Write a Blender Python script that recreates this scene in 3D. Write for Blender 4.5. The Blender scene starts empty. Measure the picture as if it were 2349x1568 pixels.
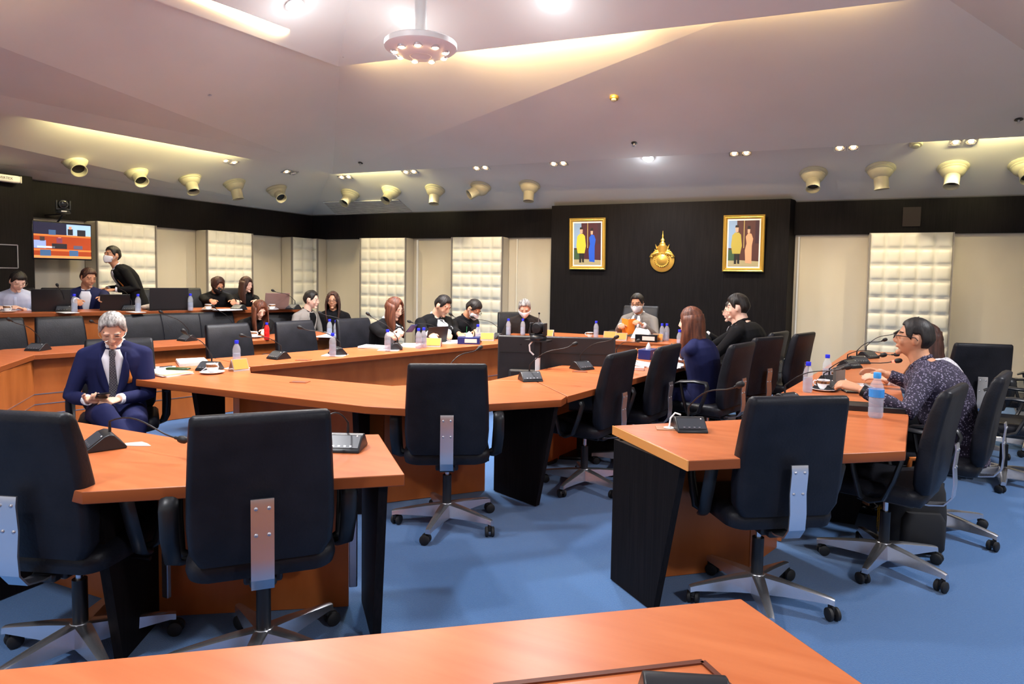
import bpy, bmesh, math, random
from mathutils import Vector, Matrix, noise
from mathutils.bvhtree import BVHTree
random.seed(7)
S = bpy.context.scene
COL = S.collection
# ---------------------------------------------------------------- camera
FPX, CX, CY, EYE = 1490.0, 1174.5, 714.0, 1.52
YAW, ROLL, PITCH = math.radians(24.2), math.radians(.92), math.atan(85/1490.0)
_f = Vector((-math.sin(YAW)*math.cos(PITCH), math.cos(YAW)*math.cos(PITCH), -math.sin(PITCH)))
_r0 = Vector((math.cos(YAW), math.sin(YAW), 0)); _u0 = _r0.cross(_f)
_r = _r0*math.cos(ROLL)+_u0*math.sin(ROLL); _u = _u0*math.cos(ROLL)-_r0*math.sin(ROLL)
CAMP = Vector((0, 0, EYE))
cd = bpy.data.cameras.new('camera'); cam = bpy.data.objects.new('camera', cd); COL.objects.link(cam)
cam.matrix_world = Matrix.Translation(CAMP) @ Matrix((_r, _u, -_f)).transposed().to_4x4()
cd.sensor_width = 36; cd.lens = 36*FPX/2349; cd.shift_y = -(784-CY)/2349; cd.clip_start = .05
S.camera = cam
# ---------------------------------------------------------------- exposure, world
S.view_settings.view_transform = 'Standard'; S.view_settings.look = 'None'
S.view_settings.exposure = 0.45; S.view_settings.gamma = 1; S.view_settings.use_curve_mapping = False
W = bpy.data.worlds.new('world'); S.world = W; W.use_nodes = True
W.node_tree.nodes['Background'].inputs[0].default_value = (1, .97, .95, 1)
W.node_tree.nodes['Background'].inputs[1].default_value = .52
def area(name, loc, rot, sx, sy, power, color, spread=180):
    l = bpy.data.lights.new(name, 'AREA'); l.shape = 'RECTANGLE'; l.size = sx; l.size_y = sy
    l.energy = power; l.color = color; l.spread = math.radians(spread)
    o = bpy.data.objects.new(name, l); COL.objects.link(o); o.location = loc; o.rotation_euler = rot
    return o
# ---------------------------------------------------------------- pixel helpers (planes that really exist)
def ray(x, y): return _f+_r*((x-CX)/FPX)-_u*((y-CY)/FPX)
def PZ(x, y, z=0.):
    d = ray(x, y); return CAMP+d*((z-EYE)/d.z)
def PY(x, y, Y):
    d = ray(x, y); return CAMP+d*(Y/d.y)
def PX(x, y, X):
    d = ray(x, y); return CAMP+d*(X/d.x)
def onplane(x, y, p, n):
    d = ray(x, y); return CAMP+d*((p-CAMP).dot(n)/d.dot(n))
def col(px, A, B, py=800):
    d = ray(px, py); ax, ay = A[0], A[1]; ex, ey = B[0]-ax, B[1]-ay
    den = d.x*(-ey)+ex*d.y; s = (d.x*ay-d.y*ax)/(-(d.x*ey-d.y*ex))
    return Vector((ax+ex*s, ay+ey*s, 0))
# ---------------------------------------------------------------- materials
MATS = {}
def nmat(name, color, rough=.5, metal=0., spec=.5, emit=None, estr=0., trans=0., ior=1.45, alpha=1., coat=0., sheen=0.):
    if name in MATS: return MATS[name]
    m = bpy.data.materials.new(name); m.use_nodes = True; b = m.node_tree.nodes['Principled BSDF']
    b.inputs['Base Color'].default_value = (*color, 1); b.inputs['Roughness'].default_value = rough
    b.inputs['Metallic'].default_value = metal; b.inputs['Specular IOR Level'].default_value = spec
    b.inputs['Transmission Weight'].default_value = trans; b.inputs['IOR'].default_value = ior
    b.inputs['Alpha'].default_value = alpha; b.inputs['Coat Weight'].default_value = coat
    b.inputs['Sheen Weight'].default_value = sheen
    if emit: b.inputs['Emission Color'].default_value = (*emit, 1); b.inputs['Emission Strength'].default_value = estr
    MATS[name] = m; return m
def vary(m, c1, c2, scale=(8, 8, 8), detail=4, bump=0., bscale=None, space='Object', lo=.35, hi=.65, kind='noise', rough=None):
    nt = m.node_tree; b = nt.nodes['Principled BSDF']
    tc = nt.nodes.new('ShaderNodeTexCoord'); mp = nt.nodes.new('ShaderNodeMapping'); mp.inputs['Scale'].default_value = scale
    nt.links.new(tc.outputs[space], mp.inputs[0])
    if kind == 'noise':
        n = nt.nodes.new('ShaderNodeTexNoise'); n.inputs['Scale'].default_value = 1; n.inputs['Detail'].default_value = detail; o = n.outputs[0]
    elif kind == 'voronoi':
        n = nt.nodes.new('ShaderNodeTexVoronoi'); n.inputs['Scale'].default_value = 1; o = n.outputs[0]
    elif kind == 'checker':
        n = nt.nodes.new('ShaderNodeTexChecker'); n.inputs['Scale'].default_value = 1; o = n.outputs[1]
    else:
        n = nt.nodes.new('ShaderNodeTexWave'); n.inputs['Scale'].default_value = 1; n.inputs['Distortion'].default_value = 3; n.inputs['Detail'].default_value = 2; o = n.outputs[1]
    nt.links.new(mp.outputs[0], n.inputs['Vector'])
    r = nt.nodes.new('ShaderNodeValToRGB'); r.color_ramp.elements[0].position = lo; r.color_ramp.elements[1].position = hi
    r.color_ramp.elements[0].color = (*c1, 1); r.color_ramp.elements[1].color = (*c2, 1)
    nt.links.new(o, r.inputs[0]); nt.links.new(r.outputs[0], b.inputs['Base Color'])
    if bump:
        bp = nt.nodes.new('ShaderNodeBump'); bp.inputs['Strength'].default_value = bump; bp.inputs['Distance'].default_value = .01
        src = o
        if bscale:
            n2 = nt.nodes.new('ShaderNodeTexNoise'); n2.inputs['Scale'].default_value = bscale; n2.inputs['Detail'].default_value = 3
            nt.links.new(tc.outputs[space], n2.inputs['Vector']); src = n2.outputs[0]
        nt.links.new(src, bp.inputs['Height']); nt.links.new(bp.outputs[0], b.inputs['Normal'])
    return m
M = {}
M['wood'] = vary(nmat('cherry laminate desktop', (.6, .2, .08), .33, spec=.36), (.46, .120, .038), (.54, .160, .056), (3, 22, 3), 5, lo=.3, hi=.7)
M['woodedge_shade'] = nmat('shaded desktop edge', (.27, .068, .018), .4, spec=.3)  # darker edge laminate, with the shade below the top put into its colour
M['woodpanel'] = vary(nmat('cherry laminate panel', (.5, .15, .05), .4), (.36, .095, .018), (.47, .135, .03), (6, 6, 2), 4)
M['oakedge'] = nmat('light oak edging', (.80, .33, .09), .4)
M['darkwood'] = vary(nmat('dark wenge laminate', (.02, .015, .015), .6, spec=.12), (.006, .005, .0055), (.0105, .0085, .009), (90, 90, 3), 4)
M['steel'] = nmat('brushed steel strip', (.55, .55, .6), .3, .9)
M['alu'] = nmat('polished aluminium', (.74, .74, .78), .27, .92)
M['leather'] = vary(nmat('black leather', (.012, .013, .018), .45, spec=.3), (.006, .0065, .010), (.012, .0125, .018), (6, 6, 6), 3, bump=.12, bscale=90)
M['plastic'] = nmat('black plastic', (.014, .015, .018), .38)
M['rubber'] = nmat('black rubber', (.012, .012, .013), .6)
M['carpet'] = vary(nmat('blue carpet', (.05, .15, .4), .95, spec=.1, sheen=.3), (.031, .108, .275), (.054, .155, .355), (140, 140, 140), 8, bump=.5, bscale=260, lo=.25, hi=.75)
M['greycarpet'] = vary(nmat('grey carpet', (.15, .15, .15), .95, spec=.1), (.10, .105, .11), (.2, .2, .2), (120, 120, 120), 6)
M['ceil'] = vary(nmat('ceiling paint', (.6, .55, .55), .85), (.66, .64, .60), (.71, .69, .65), (.7, .7, .7), 3)
M['wallcream'] = vary(nmat('cream wall panel', (.7, .62, .45), .6), (.60, .53, .41), (.66, .59, .47), (1.2, 1.2, .6), 3)
M['pad'] = vary(nmat('cream quilted vinyl', (.8, .75, .6), .38), (.76, .72, .60), (.83, .79, .68), (2, 2, 2), 3)
M['nozzle'] = nmat('cream nozzle plastic', (.50, .47, .33), .4)
M['white'] = nmat('white plastic', (.86, .85, .83), .35)
M['paper'] = nmat('white paper', (.86, .86, .88), .6)
M['warm'] = nmat('warm lamp', (1, .8, .5), emit=(1, .62, .28), estr=38)
M['cool'] = nmat('cool led', (1, 1, 1), emit=(.78, .88, 1), estr=80)
M['gold'] = nmat('gold', (.85, .52, .10), .32, .75)
M['blackgloss'] = nmat('glossy black', (.01, .01, .012), .12)
# ---------------------------------------------------------------- mesh builder
class MB:
    def __init__(s): s.v = []; s.f = []
    def add(s, vs, fs, M=None):
        n = len(s.v); s.v += [tuple(M@Vector(v)) if M is not None else tuple(v) for v in vs]
        s.f += [tuple(i+n for i in f) for f in fs]; return s
    def box(s, c, d, M=None, rz=0.):
        x, y, z = d[0]/2, d[1]/2, d[2]/2
        vs = [Vector((a*x, b*y, e*z)) for e in (-1, 1) for b in (-1, 1) for a in (-1, 1)]
        R = Matrix.Rotation(rz, 3, 'Z'); vs = [R@v+Vector(c) for v in vs]
        return s.add(vs, [(0, 2, 3, 1), (4, 5, 7, 6), (0, 1, 5, 4), (2, 6, 7, 3), (0, 4, 6, 2), (1, 3, 7, 5)], M)
    def prism(s, poly, z0, z1, M=None):
        n = len(poly); a = sum(poly[i][0]*poly[(i+1) % n][1]-poly[(i+1) % n][0]*poly[i][1] for i in range(n))
        if a < 0: poly = poly[::-1]
        vs = [(p[0], p[1], z0) for p in poly]+[(p[0], p[1], z1) for p in poly]
        fs = [tuple(range(n))[::-1], tuple(range(n, 2*n))]+[(i, (i+1) % n, (i+1) % n+n, i+n) for i in range(n)]
        return s.add(vs, fs, M)
    def loft(s, rings, caps=True, closed=True, M=None):
        n = len(rings[0]); vs = [v for r in rings for v in r]; fs = []
        for k in range(len(rings)-1):
            for i in range(n if closed else n-1):
                j = (i+1) % n; fs.append((k*n+i, k*n+j, (k+1)*n+j, (k+1)*n+i))
        if caps and closed: fs += [tuple(range(n))[::-1], tuple(range((len(rings)-1)*n, len(rings)*n))]
        return s.add(vs, fs, M)
    def tube(s, pts, rad, n=8, M=None, caps=True, flat=1.):
        pts = [Vector(p) for p in pts]; k = len(pts)
        if not isinstance(rad, (list, tuple)): rad = [rad]*k
        rings = []; prev = None
        for i, p in enumerate(pts):
            t = (pts[min(i+1, k-1)]-pts[max(i-1, 0)]).normalized()
            if prev is None:
                a = Vector((0, 0, 1)) if abs(t.z) < .9 else Vector((1, 0, 0)); u = t.cross(a).normalized()
            else: u = (prev-t*prev.dot(t)).normalized()
            prev = u; w = t.cross(u)
            rings.append([p+(u*math.cos(2*math.pi*j/n)+w*math.sin(2*math.pi*j/n)*flat)*rad[i] for j in range(n)])
        return s.loft(rings, caps, True, M)
    def lathe(s, prof, n=16, M=None, caps=False):
        rings = [[Vector((max(r, 1e-4)*math.cos(2*math.pi*j/n), max(r, 1e-4)*math.sin(2*math.pi*j/n), z)) for j in range(n)] for r, z in prof]
        return s.loft(rings, caps or (prof[0][0] < 2e-3 and prof[-1][0] < 2e-3), True, M)
    def ell(s, c, r, M=None, n=12, m=8):
        c = Vector(c); rings = []
        for k in range(1, m):
            th = math.pi*k/m
            rings.append([c+Vector((r[0]*math.sin(th)*math.cos(2*math.pi*j/n), r[1]*math.sin(th)*math.sin(2*math.pi*j/n), -r[2]*math.cos(th))) for j in range(n)])
        vs = [v for q in rings for v in q]; b = len(vs); vs += [c-Vector((0, 0, r[2])), c+Vector((0, 0, r[2]))]; fs = []
        for k in range(m-2):
            for i in range(n): fs.append((k*n+i, k*n+(i+1) % n, (k+1)*n+(i+1) % n, (k+1)*n+i))
        for i in range(n): fs += [(b, (i+1) % n, i), (b+1, (m-2)*n+i, (m-2)*n+(i+1) % n)]
        return s.add(vs, fs, M)
    def build(s, name, mat=None, parent=None, smooth=None, bevel=0., seg=2, loc=None, rot=None, solid=0.):
        me = bpy.data.meshes.new(name); me.from_pydata(s.v, [], s.f); me.update()
        if mat: me.materials.append(mat)
        o = bpy.data.objects.new(name, me); COL.objects.link(o)
        if smooth is not None:
            me.shade_smooth(); me.set_sharp_from_angle(angle=math.radians(smooth))
        if solid:
            md = o.modifiers.new('s', 'SOLIDIFY'); md.thickness = abs(solid); md.offset = 1 if solid > 0 else -1
        if bevel:
            md = o.modifiers.new('b', 'BEVEL'); md.width = bevel; md.segments = seg; md.limit_method = 'ANGLE'; md.angle_limit = math.radians(35)
            if smooth is None: me.shade_smooth(); me.set_sharp_from_angle(angle=math.radians(50))
        if parent: o.parent = parent
        if loc is not None: o.location = loc
        if rot is not None: o.rotation_euler = rot
        return o
def tag(o, label=None, cat=None, group=None, kind=None):
    if label: o['label'] = label
    if cat: o['category'] = cat
    if group: o['group'] = group
    if kind: o['kind'] = kind
    return o
def empty(name, loc=(0, 0, 0), rz=0., label=None, cat=None, group=None):
    o = bpy.data.objects.new(name, None); COL.objects.link(o); o.location = loc; o.rotation_euler = (0, 0, rz); o.empty_display_size = .1
    return tag(o, label, cat, group)
def dup(root, loc, rz=0., label=None, group=None, scale=1.):
    c = root.copy(); COL.objects.link(c); c.location = loc; c.rotation_euler = (0, 0, rz); c.scale = (scale,)*3
    if label: c['label'] = label
    if group: c['group'] = group
    def rec(a, b):
        for ch in a.children:
            d = ch.copy(); COL.objects.link(d); d.parent = b; rec(ch, d)
    rec(root, c); return c
def struct(o, label=None):
    o['kind'] = 'structure'
    if label: o['label'] = label
    return o
def frame(o, x, z=None):   # matrix from origin, x-axis, z-axis
    x = Vector(x).normalized(); z = Vector(z or (0, 0, 1)); y = z.cross(x).normalized(); z = x.cross(y)
    return Matrix.Translation(Vector(o)) @ Matrix((x, y, z)).transposed().to_4x4()
# ================================================================ ROOM
XL, YB, XR, ZW = -9.15, 10.4, 5.0, 2.63
ZB = 2.16   # bottom of the dark band
fl = MB().prism([(XL-.1, -4), (XR, -4), (XR, YB+.1), (XL-.1, YB+.1)], -.1, 0).build('floor', M['carpet']); struct(fl)
MB().box(((XL+XR)/2, YB+.06, 1.32), (XR-XL+.3, .12, 2.64)).build('wall_back', M['wallcream'])
MB().box((XL-.06, 3.2, 1.32), (.12, 14.5, 2.64)).build('wall_left', M['wallcream'])
MB().box((XR+.06, 3.2, 1.32), (.12, 14.5, 2.64)).build('wall_right', M['wallcream'])
for n in ('wall_back', 'wall_left', 'wall_right'): struct(bpy.data.objects[n])
# dark band under the ceiling
struct(MB().box(((XL+XR)/2, YB-.03, (ZB+ZW)/2), (XR-XL, .06, ZW-ZB)).build('trim_1', M['darkwood']))
struct(MB().box((XL+.03, 3.2, (ZB+ZW)/2), (.06, 14.3, ZW-ZB)).build('trim_2', M['darkwood']))
# wall seams: slim pale strips between cream boards
nm = 3
for (px, Y) in ((1832, YB-.008), (1205-40, None)):
    pass
MB().box((-.10, YB-.012, 1.07), (.022, .02, 2.13)).build('trim_3', M['white']); struct(bpy.data.objects['trim_3'])
MB().box((PY(958, 650, YB).x, YB-.012, 1.07), (.03, .02, 2.13)).build('trim_4', M['white']); struct(bpy.data.objects['trim_4'])
MB().box((PY(1186, 650, YB).x, YB-.012, 1.07), (.02, .02, 2.13)).build('trim_5', M['pad']); struct(bpy.data.objects['trim_5'])
# dark centre panel, front and splayed sides
c = MB().prism([(-3.90, 10.4), (-3.86, 10.13), (-.23, 10.13), (-.15, 10.4)], 0.0, 2.66).build('dark_feature_panel', M['darkwood'])
tag(c, 'tall dark wood feature panel in the middle of the back wall behind the gold emblem', 'wall panel')
MB().box((-1.12, 10.127, .95), (.004, .006, 1.9)).build('seam', M['blackgloss'], c)
# left end: dark wall block beside the television
yb = PX(78, 560, XL+.34).y
blk = MB().box((XL+.20, yb-1.1, 1.45), (.28, 2.2, 2.37)).build('dark_wall_cabinet', M['darkwood'])
tag(blk, 'tall dark wood wall cabinet block at the left edge beside the television', 'cabinet')
yq = PX(42, 650, XL+.34).y
for (z, y0, y1) in ((1.78, yq-1.1, yq), (1.50, yq-1.1, yq)):
    MB().box((XL+.343, (y0+y1)/2, z), (.008, y1-y0, .012)).build('inlay', M['steel'], blk)
MB().box((XL+.343, yq, 1.64), (.008, .012, .28)).build('inlay', M['steel'], blk)
# ceiling tiers (each tier hangs a little inside and below the next outer one)
def quadsheet(name, pts, mat, thick=.04):
    b = MB(); vs = [Vector(p) for p in pts]; up = Vector((0, 0, thick))
    n = len(vs)
    b.add([v for v in vs]+[v+up for v in vs], [tuple(range(n)), tuple(range(n, 2*n))[::-1]]+[(i, i+n, (i+1) % n+n, (i+1) % n) for i in range(n)])
    o = b.build(name, mat); return struct(o)
YF = -4.0
sB = .335   # soffit slope, back
ZS = 3.40
quadsheet('ceiling_1', [(XL, YB, ZW), (XR, YB, ZW), (2.9, 8.5, ZS), (-6.95, 8.5, ZS)], M['ceil'])
quadsheet('ceiling_2', [(XL, YF, ZW), (XL, YB, ZW), (-6.95, 8.5, ZS), (-6.95, YF, ZS-.3)], M['ceil'])
quadsheet('ceiling_3', [(XR, YB, ZW), (XR, YF, ZW), (2.9, YF, ZS-.1), (2.9, 8.5, ZS)], M['ceil'])
LC = Vector((-7.3, 8.8, 3.15)); LR = Vector((3.1, 8.8, 3.10)); LF = Vector((-7.3, YF, 2.84)); LRF = Vector((3.1, YF, 3.0))
UC = PY(775, 152, 6.0); UR = PY(2120, -4, 6.0); UF = Vector((UC.x, YF, UC.z-.6)); URF = Vector((UR.x, YF, UR.z-.2))
g = .15; T1, T2, T3, T4 = UC+Vector((.3, -.3, g+.08)), UR+Vector((-.3, -.3, g+.08)), UF+Vector((.3, 0, g+.08)), URF+Vector((-.3, 0, g+.08))
quadsheet('ceiling_4', [LC, LR, T2, T1], M['ceil'])
quadsheet('ceiling_5', [LF, LC, T1, T3], M['ceil'])
quadsheet('ceiling_6', [LR, LRF, T4, T2], M['ceil'])
# inner tier: rises to a flat top
hw = (UR.x-UC.x)/2*.62; k = .35*hw
J1, J2 = UC+Vector((hw, -hw, k)), UR+Vector((-hw, -hw, k)); J3, J4 = Vector((J1.x, YF, J1.z)), Vector((J2.x, YF, J2.z))
quadsheet('ceiling_7', [UC, UR, J2, J1], M['ceil'], .03)
quadsheet('ceiling_8', [UF, UC, J1, J3], M['ceil'], .03)
quadsheet('ceiling_9', [UR, URF, J4, J2], M['ceil'], .03)
quadsheet('ceiling_10', [J1, J2, J4, J3], M['ceil'], .03)
# planes for placing fittings
def pl(a, b, c):
    n = (Vector(b)-Vector(a)).cross(Vector(c)-Vector(a)).normalized()
    if n.z > 0: n = -n
    return Vector(a), n
SOF_B = pl((XL, YB, ZW), (XR, YB, ZW), (2.9, 8.5, ZS)); SOF_L = pl((XL, YF, ZW), (XL, YB, ZW), (-6.95, 8.5, ZS))
BIG_B = pl(LC, LR, T2); BIG_L = pl(LF, LC, T1); INN_B = pl(UC, UR, J1); INN_L = pl(UF, UC, J1)
def at_plane(x, y, P): return onplane(x, y, P[0], P[1])
def nrm_frame(o, n, xd=(1, 0, 0)):
    n = Vector(n).normalized(); x = (Vector(xd)-n*Vector(xd).dot(n)).normalized(); y = n.cross(x)
    return Matrix.Translation(o) @ Matrix((x, y, n)).transposed().to_4x4()
# ---- cove lights (strips lying behind the tier rims)
warmc, yelc = (1, .70, .32), (1, .88, .42)
def cove(a, b, power, color, out, w=.05):
    a, b = Vector(a), Vector(b); m = (a+b)/2; d = (b-a); L = d.length
    l = bpy.data.lights.new('cove_strip', 'AREA'); l.shape = 'RECTANGLE'; l.size = L; l.size_y = w; l.spread = math.radians(120); l.energy = power; l.color = color
    o = bpy.data.objects.new('cove_strip', l); COL.objects.link(o)
    z = -Vector(out).normalized(); x = d.normalized(); y = z.cross(x); x = y.cross(z)
    o.matrix_world = Matrix.Translation(m) @ Matrix((x, y, z)).transposed().to_4x4(); return o
def lerp(a, b, t): return a+(b-a)*t
up = Vector((0, 0, .085))
for t0, t1, pw in ((.03, .97, 80), (.28, .60, 120)):
    cove(lerp(UC, UR, t0)+up+Vector((0, -.12, .03)), lerp(UC, UR, t1)+up+Vector((0, -.12, .03)), pw, warmc, (0, 1, .55))
for t0, t1, pw in ((.10, .9, 60), (.20, .42, 80)):
    cove(lerp(UC, UF, t0)+up+Vector((.12, 0, .03)), lerp(UC, UF, t1)+up+Vector((.12, 0, .03)), pw, warmc, (-1, 0, .55))
u2 = Vector((0, -.10, .12))
for t0, t1, pw in ((.0, .14, 45), (.83, .93, 28)):
    cove(lerp(LC, LR, t0)+u2, lerp(LC, LR, t1)+u2, pw, yelc, (0, 1, .45))
u3 = Vector((.10, 0, .12))
for t0, t1, pw in ((.14, .34, 70),):
    cove(lerp(LC, LF, t0)+u3, lerp(LC, LF, t1)+u3, pw, yelc, (-1, 0, .45))
# ---- twin halogen downlights
def spot(name, loc, n, power, color, size=90, r=.03):
    l = bpy.data.lights.new(name, 'SPOT'); l.energy = power; l.color = color; l.spot_size = math.radians(size); l.spot_blend = .6; l.shadow_soft_size = r
    o = bpy.data.objects.new(name, l); COL.objects.link(o)
    o.matrix_world = nrm_frame(Vector(loc), -Vector(n)); return o
def twin(loc, n, xd, label, lit=(1, 1)):
    F = nrm_frame(loc, n, xd)
    e = empty('twin_downlight', (0, 0, 0), 0, label, 'downlight', 'twin halogen downlights along the ceiling edge')
    b = MB()
    for sx in (-.075, .075):
        for (dx, dy, sxx, syy) in ((0, .058, .13, .012), (0, -.058, .13, .012), (.06, 0, .012, .12), (-.06, 0, .012, .12)):
            b.box((sx+dx, dy, .006), (sxx, syy, .014), F)
    b.build('frame', M['steel'], e)
    for sx, on in zip((-.075, .075), lit):
        MB().lathe([(.0, .001), (.035, .002), (.05, .008), (.052, .012)], 16, F@Matrix.Translation((sx, 0, 0))).build('reflector', M['alu'], e, 60)
        MB().ell((sx, 0, .012), (.026, .026, .012), F, 10, 6).build('bulb', M['warm'] if on else M['white'], e, 60)
    if any(lit): spot('downlight_lamp', Vector(loc)+Vector(n)*.04, (0, 0, -1), 75, (1, .84, .56), 120)
    return e
i = 0
for (x, y, P, xd) in ((162, 299, SOF_L, (0, 1, 0)), (364, 342, SOF_L, (0, 1, 0)), (527, 369, SOF_L, (0, 1, 0)), (665, 394, SOF_L, (0, 1, 0)),
                      (792, 405, SOF_B, (1, 0, 0)), (940, 393, SOF_B, (1, 0, 0)), (1103, 384, SOF_B, (1, 0, 0)), (1281, 374, SOF_B, (1, 0, 0)),
                      (1698, 350, SOF_B, (1, 0, 0)), (1942, 337, SOF_B, (1, 0, 0)), (2210, 324, SOF_B, (1, 0, 0))):
    names = ['leftmost twin downlight above the television, both lamps bright', 'second twin downlight from the left, in the yellow glow over the side wall',
             'third twin downlight from the left, lamps facing away', 'fourth twin downlight from the left, only one lamp lit, next to the ceiling corner',
             'twin downlight just right of the ceiling corner', 'twin downlight above the second round nozzle right of the corner', 'twin downlight above the nozzle facing left, right of the corner',
             'twin downlight just left of the dark feature panel', 'twin downlight above the right end of the dark feature panel', 'twin downlight above the leftmost of the right-hand nozzles',
             'rightmost twin downlight near the right frame edge']
    twin(at_plane(x, y, P), P[1], xd, names[i], (1, 0) if i == 3 else (1, 1)); i += 1
# ---- cool LED bulbs
def led(loc, n, label, pw=85, s=1., fr=.07):
    F = nrm_frame(loc, n)
    e = empty('led_lamp', (0, 0, 0), 0, label, 'ceiling lamp', 'cool white LED lamps')
    MB().lathe([(.001, .0), (.085*s, .0), (.09*s, .012), (.075*s, .02)], 20, F).build('rim', M['white'], e, 50)
    MB().ell((0, 0, .02), (.068*s, .068*s, .03), F, 16, 8).build('diffuser', M['cool'], e, 60)
    l = bpy.data.lights.new('led_light', 'POINT'); l.shadow_soft_size = .12; l.energy = pw*fr; l.color = (.97, .97, 1)
    o = bpy.data.objects.new('led_light', l); COL.objects.link(o); o.location = Vector(loc)+Vector(n)*.35+Vector((0, 0, -.15))
    l = bpy.data.lights.new('led_down', 'AREA'); l.shape = 'DISK'; l.size = .3; l.energy = pw*.8; l.spread = math.radians(150); l.color = (.97, .97, 1)
    o = bpy.data.objects.new('led_down', l); COL.objects.link(o); o.matrix_world = nrm_frame(Vector(loc)+Vector(n)*.09, (0, 0, 1))
    return e
led(at_plane(675, 10, INN_L), INN_L[1], 'cool white LED lamp on the inner ceiling at the upper left')
led(at_plane(935, 40, INN_B), INN_B[1], 'cool white LED lamp just left of the pendant stem')
led(at_plane(1270, -2, INN_B), INN_B[1], 'cool white LED lamp at the top edge, right of the pendant')
led(at_plane(1487, 361, SOF_B), SOF_B[1], 'cool white LED lamp above the dark feature panel between downlights', 35)
led((2.3, 4.4, 3.31), (0, 0, -1), 'added cool white LED fill lamp on the right slope, outside the frame', 75, fr=.25); led((2.3, .5, 3.27), (0, 0, -1), 'added cool white LED fill lamp on the right slope above the photographer, outside the frame', 75, fr=.25)  # two added lamps out of view, to brighten the right side
for (x, y) in ((-3.2, 1.6), (-1.2, 1.9), (-2.2, -1)):
    led((x, y, (INN_B[0].z+(6-y)*.35) if y > 4.2 else J1.z), (0, 0, -1), 'added cool white LED fill lamp on the flat inner ceiling, above the frame', 95, fr=.2)  # added unseen lamps that light the room and give ceiling bounce
# ---- eyeball air nozzles
def nozzle(x, y, P, tilt, label, s=1.):
    o, n = at_plane(x, y, P), P[1]; F = nrm_frame(o, n)
    e = empty('air_nozzle', (0, 0, 0), 0, label, 'air nozzle', 'round eyeball air nozzles on the sloped ceiling edge')
    MB().lathe([(.17*s, 0), (.175*s, .012), (.16*s, .03), (.15*s, .034), (.152*s, .05), (.14*s, .06)], 28, F).build('flange', M['nozzle'], e, 40)
    MB().lathe([(.142*s, .03), (.14*s, .06), (.125*s, .095), (.10*s, .125), (.06*s, .142), (.0, .148)], 28, F).build('ball', M['nozzle'], e, 60)
    t = Vector(tilt).normalized(); G = nrm_frame(o+n*.05, t)
    MB().lathe([(.085*s, .02), (.085*s, .12*s), (.082*s, .2*s), (.09*s, .225*s), (.082*s, .225*s), (.072*s, .19*s), (.07*s, .10*s), (.0, .09*s)], 24, G).build('spout', M['nozzle'], e, 40)
    MB().lathe([(.0, .16*s), (.071*s, .16*s)], 24, G).build('duct', M['plastic'], e)
    return e
nz = [(170, 361, SOF_L, (.75, -.25, -.6), 'leftmost air nozzle on the sloped ceiling, above the television'), (311, 388, SOF_L, (.75, -.2, -.62), 'second air nozzle from the left'),
      (434, 405, SOF_L, (.5, -.15, -.85), 'third air nozzle from the left, spout turned down to the right'), (537, 418, SOF_L, (.22, .1, -.97), 'fourth air nozzle from the left, spout pointing straight down'),
      (634, 432, SOF_L, (.72, -.3, -.6), 'fifth air nozzle from the left, nearest the corner on its left side'),
      (804, 443, SOF_B, (-.05, -.7, -.7), 'air nozzle nearest the corner on its right side, above the long grille'), (898, 436, SOF_B, (.0, -.72, -.68), 'second air nozzle right of the corner, above the grille end'),
      (998, 433, SOF_B, (.1, -.25, -.96), 'third air nozzle right of the corner, spout pointing down'), (1103, 427, SOF_B, (-.6, -.65, -.5), 'fourth air nozzle right of the corner, spout facing left'),
      (1215, 424, SOF_B, (.05, -.2, -.97), 'air nozzle just left of the dark feature panel top'), (1866, 396, SOF_B, (-.0, -.55, -.83), 'air nozzle just right of the dark feature panel top'),
      (2020, 386, SOF_B, (.1, -.02, -1), 'air nozzle above the right quilted panel, spout straight down'), (2186, 383, SOF_B, (-.12, -.4, -.9), 'second air nozzle from the right edge'),
      (2352, 376, SOF_B, (0, -.7, -.7), 'air nozzle cut by the right frame edge')]
for a in nz: nozzle(*a)
# long return-air grille near the corner
ga, gb, gc, gd = [at_plane(x, y, SOF_B) for x, y in ((742, 462), (915, 457), (945, 484), (772, 492))]
g = MB(); nn = SOF_B[1]
gr = MB().add([p+nn*.012 for p in (ga, gb, gc, gd)]+[p for p in (ga, gb, gc, gd)], [(0, 1, 2, 3), (4, 7, 6, 5), (0, 4, 5, 1), (1, 5, 6, 2), (2, 6, 7, 3), (3, 7, 4, 0)]).build('air_grille', vary(nmat('dusty grille', (.3, .28, .27), .8), (.24, .22, .21), (.40, .37, .36), (9, 9, 9), 6))
tag(gr, 'long dusty return air grille on the ceiling slope beside the corner', 'grille')
for k in range(14):
    t = (k+.5)/14; a, b = lerp(ga, gd, t)+nn*.013, lerp(gb, gc, t)+nn*.013
    MB().tube([a, b], .005, 4).build('slat', M['ceil'], gr)
MB().tube([ga+nn*.015, gb+nn*.015], .008, 4).build('rim', M['white'], gr)
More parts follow.
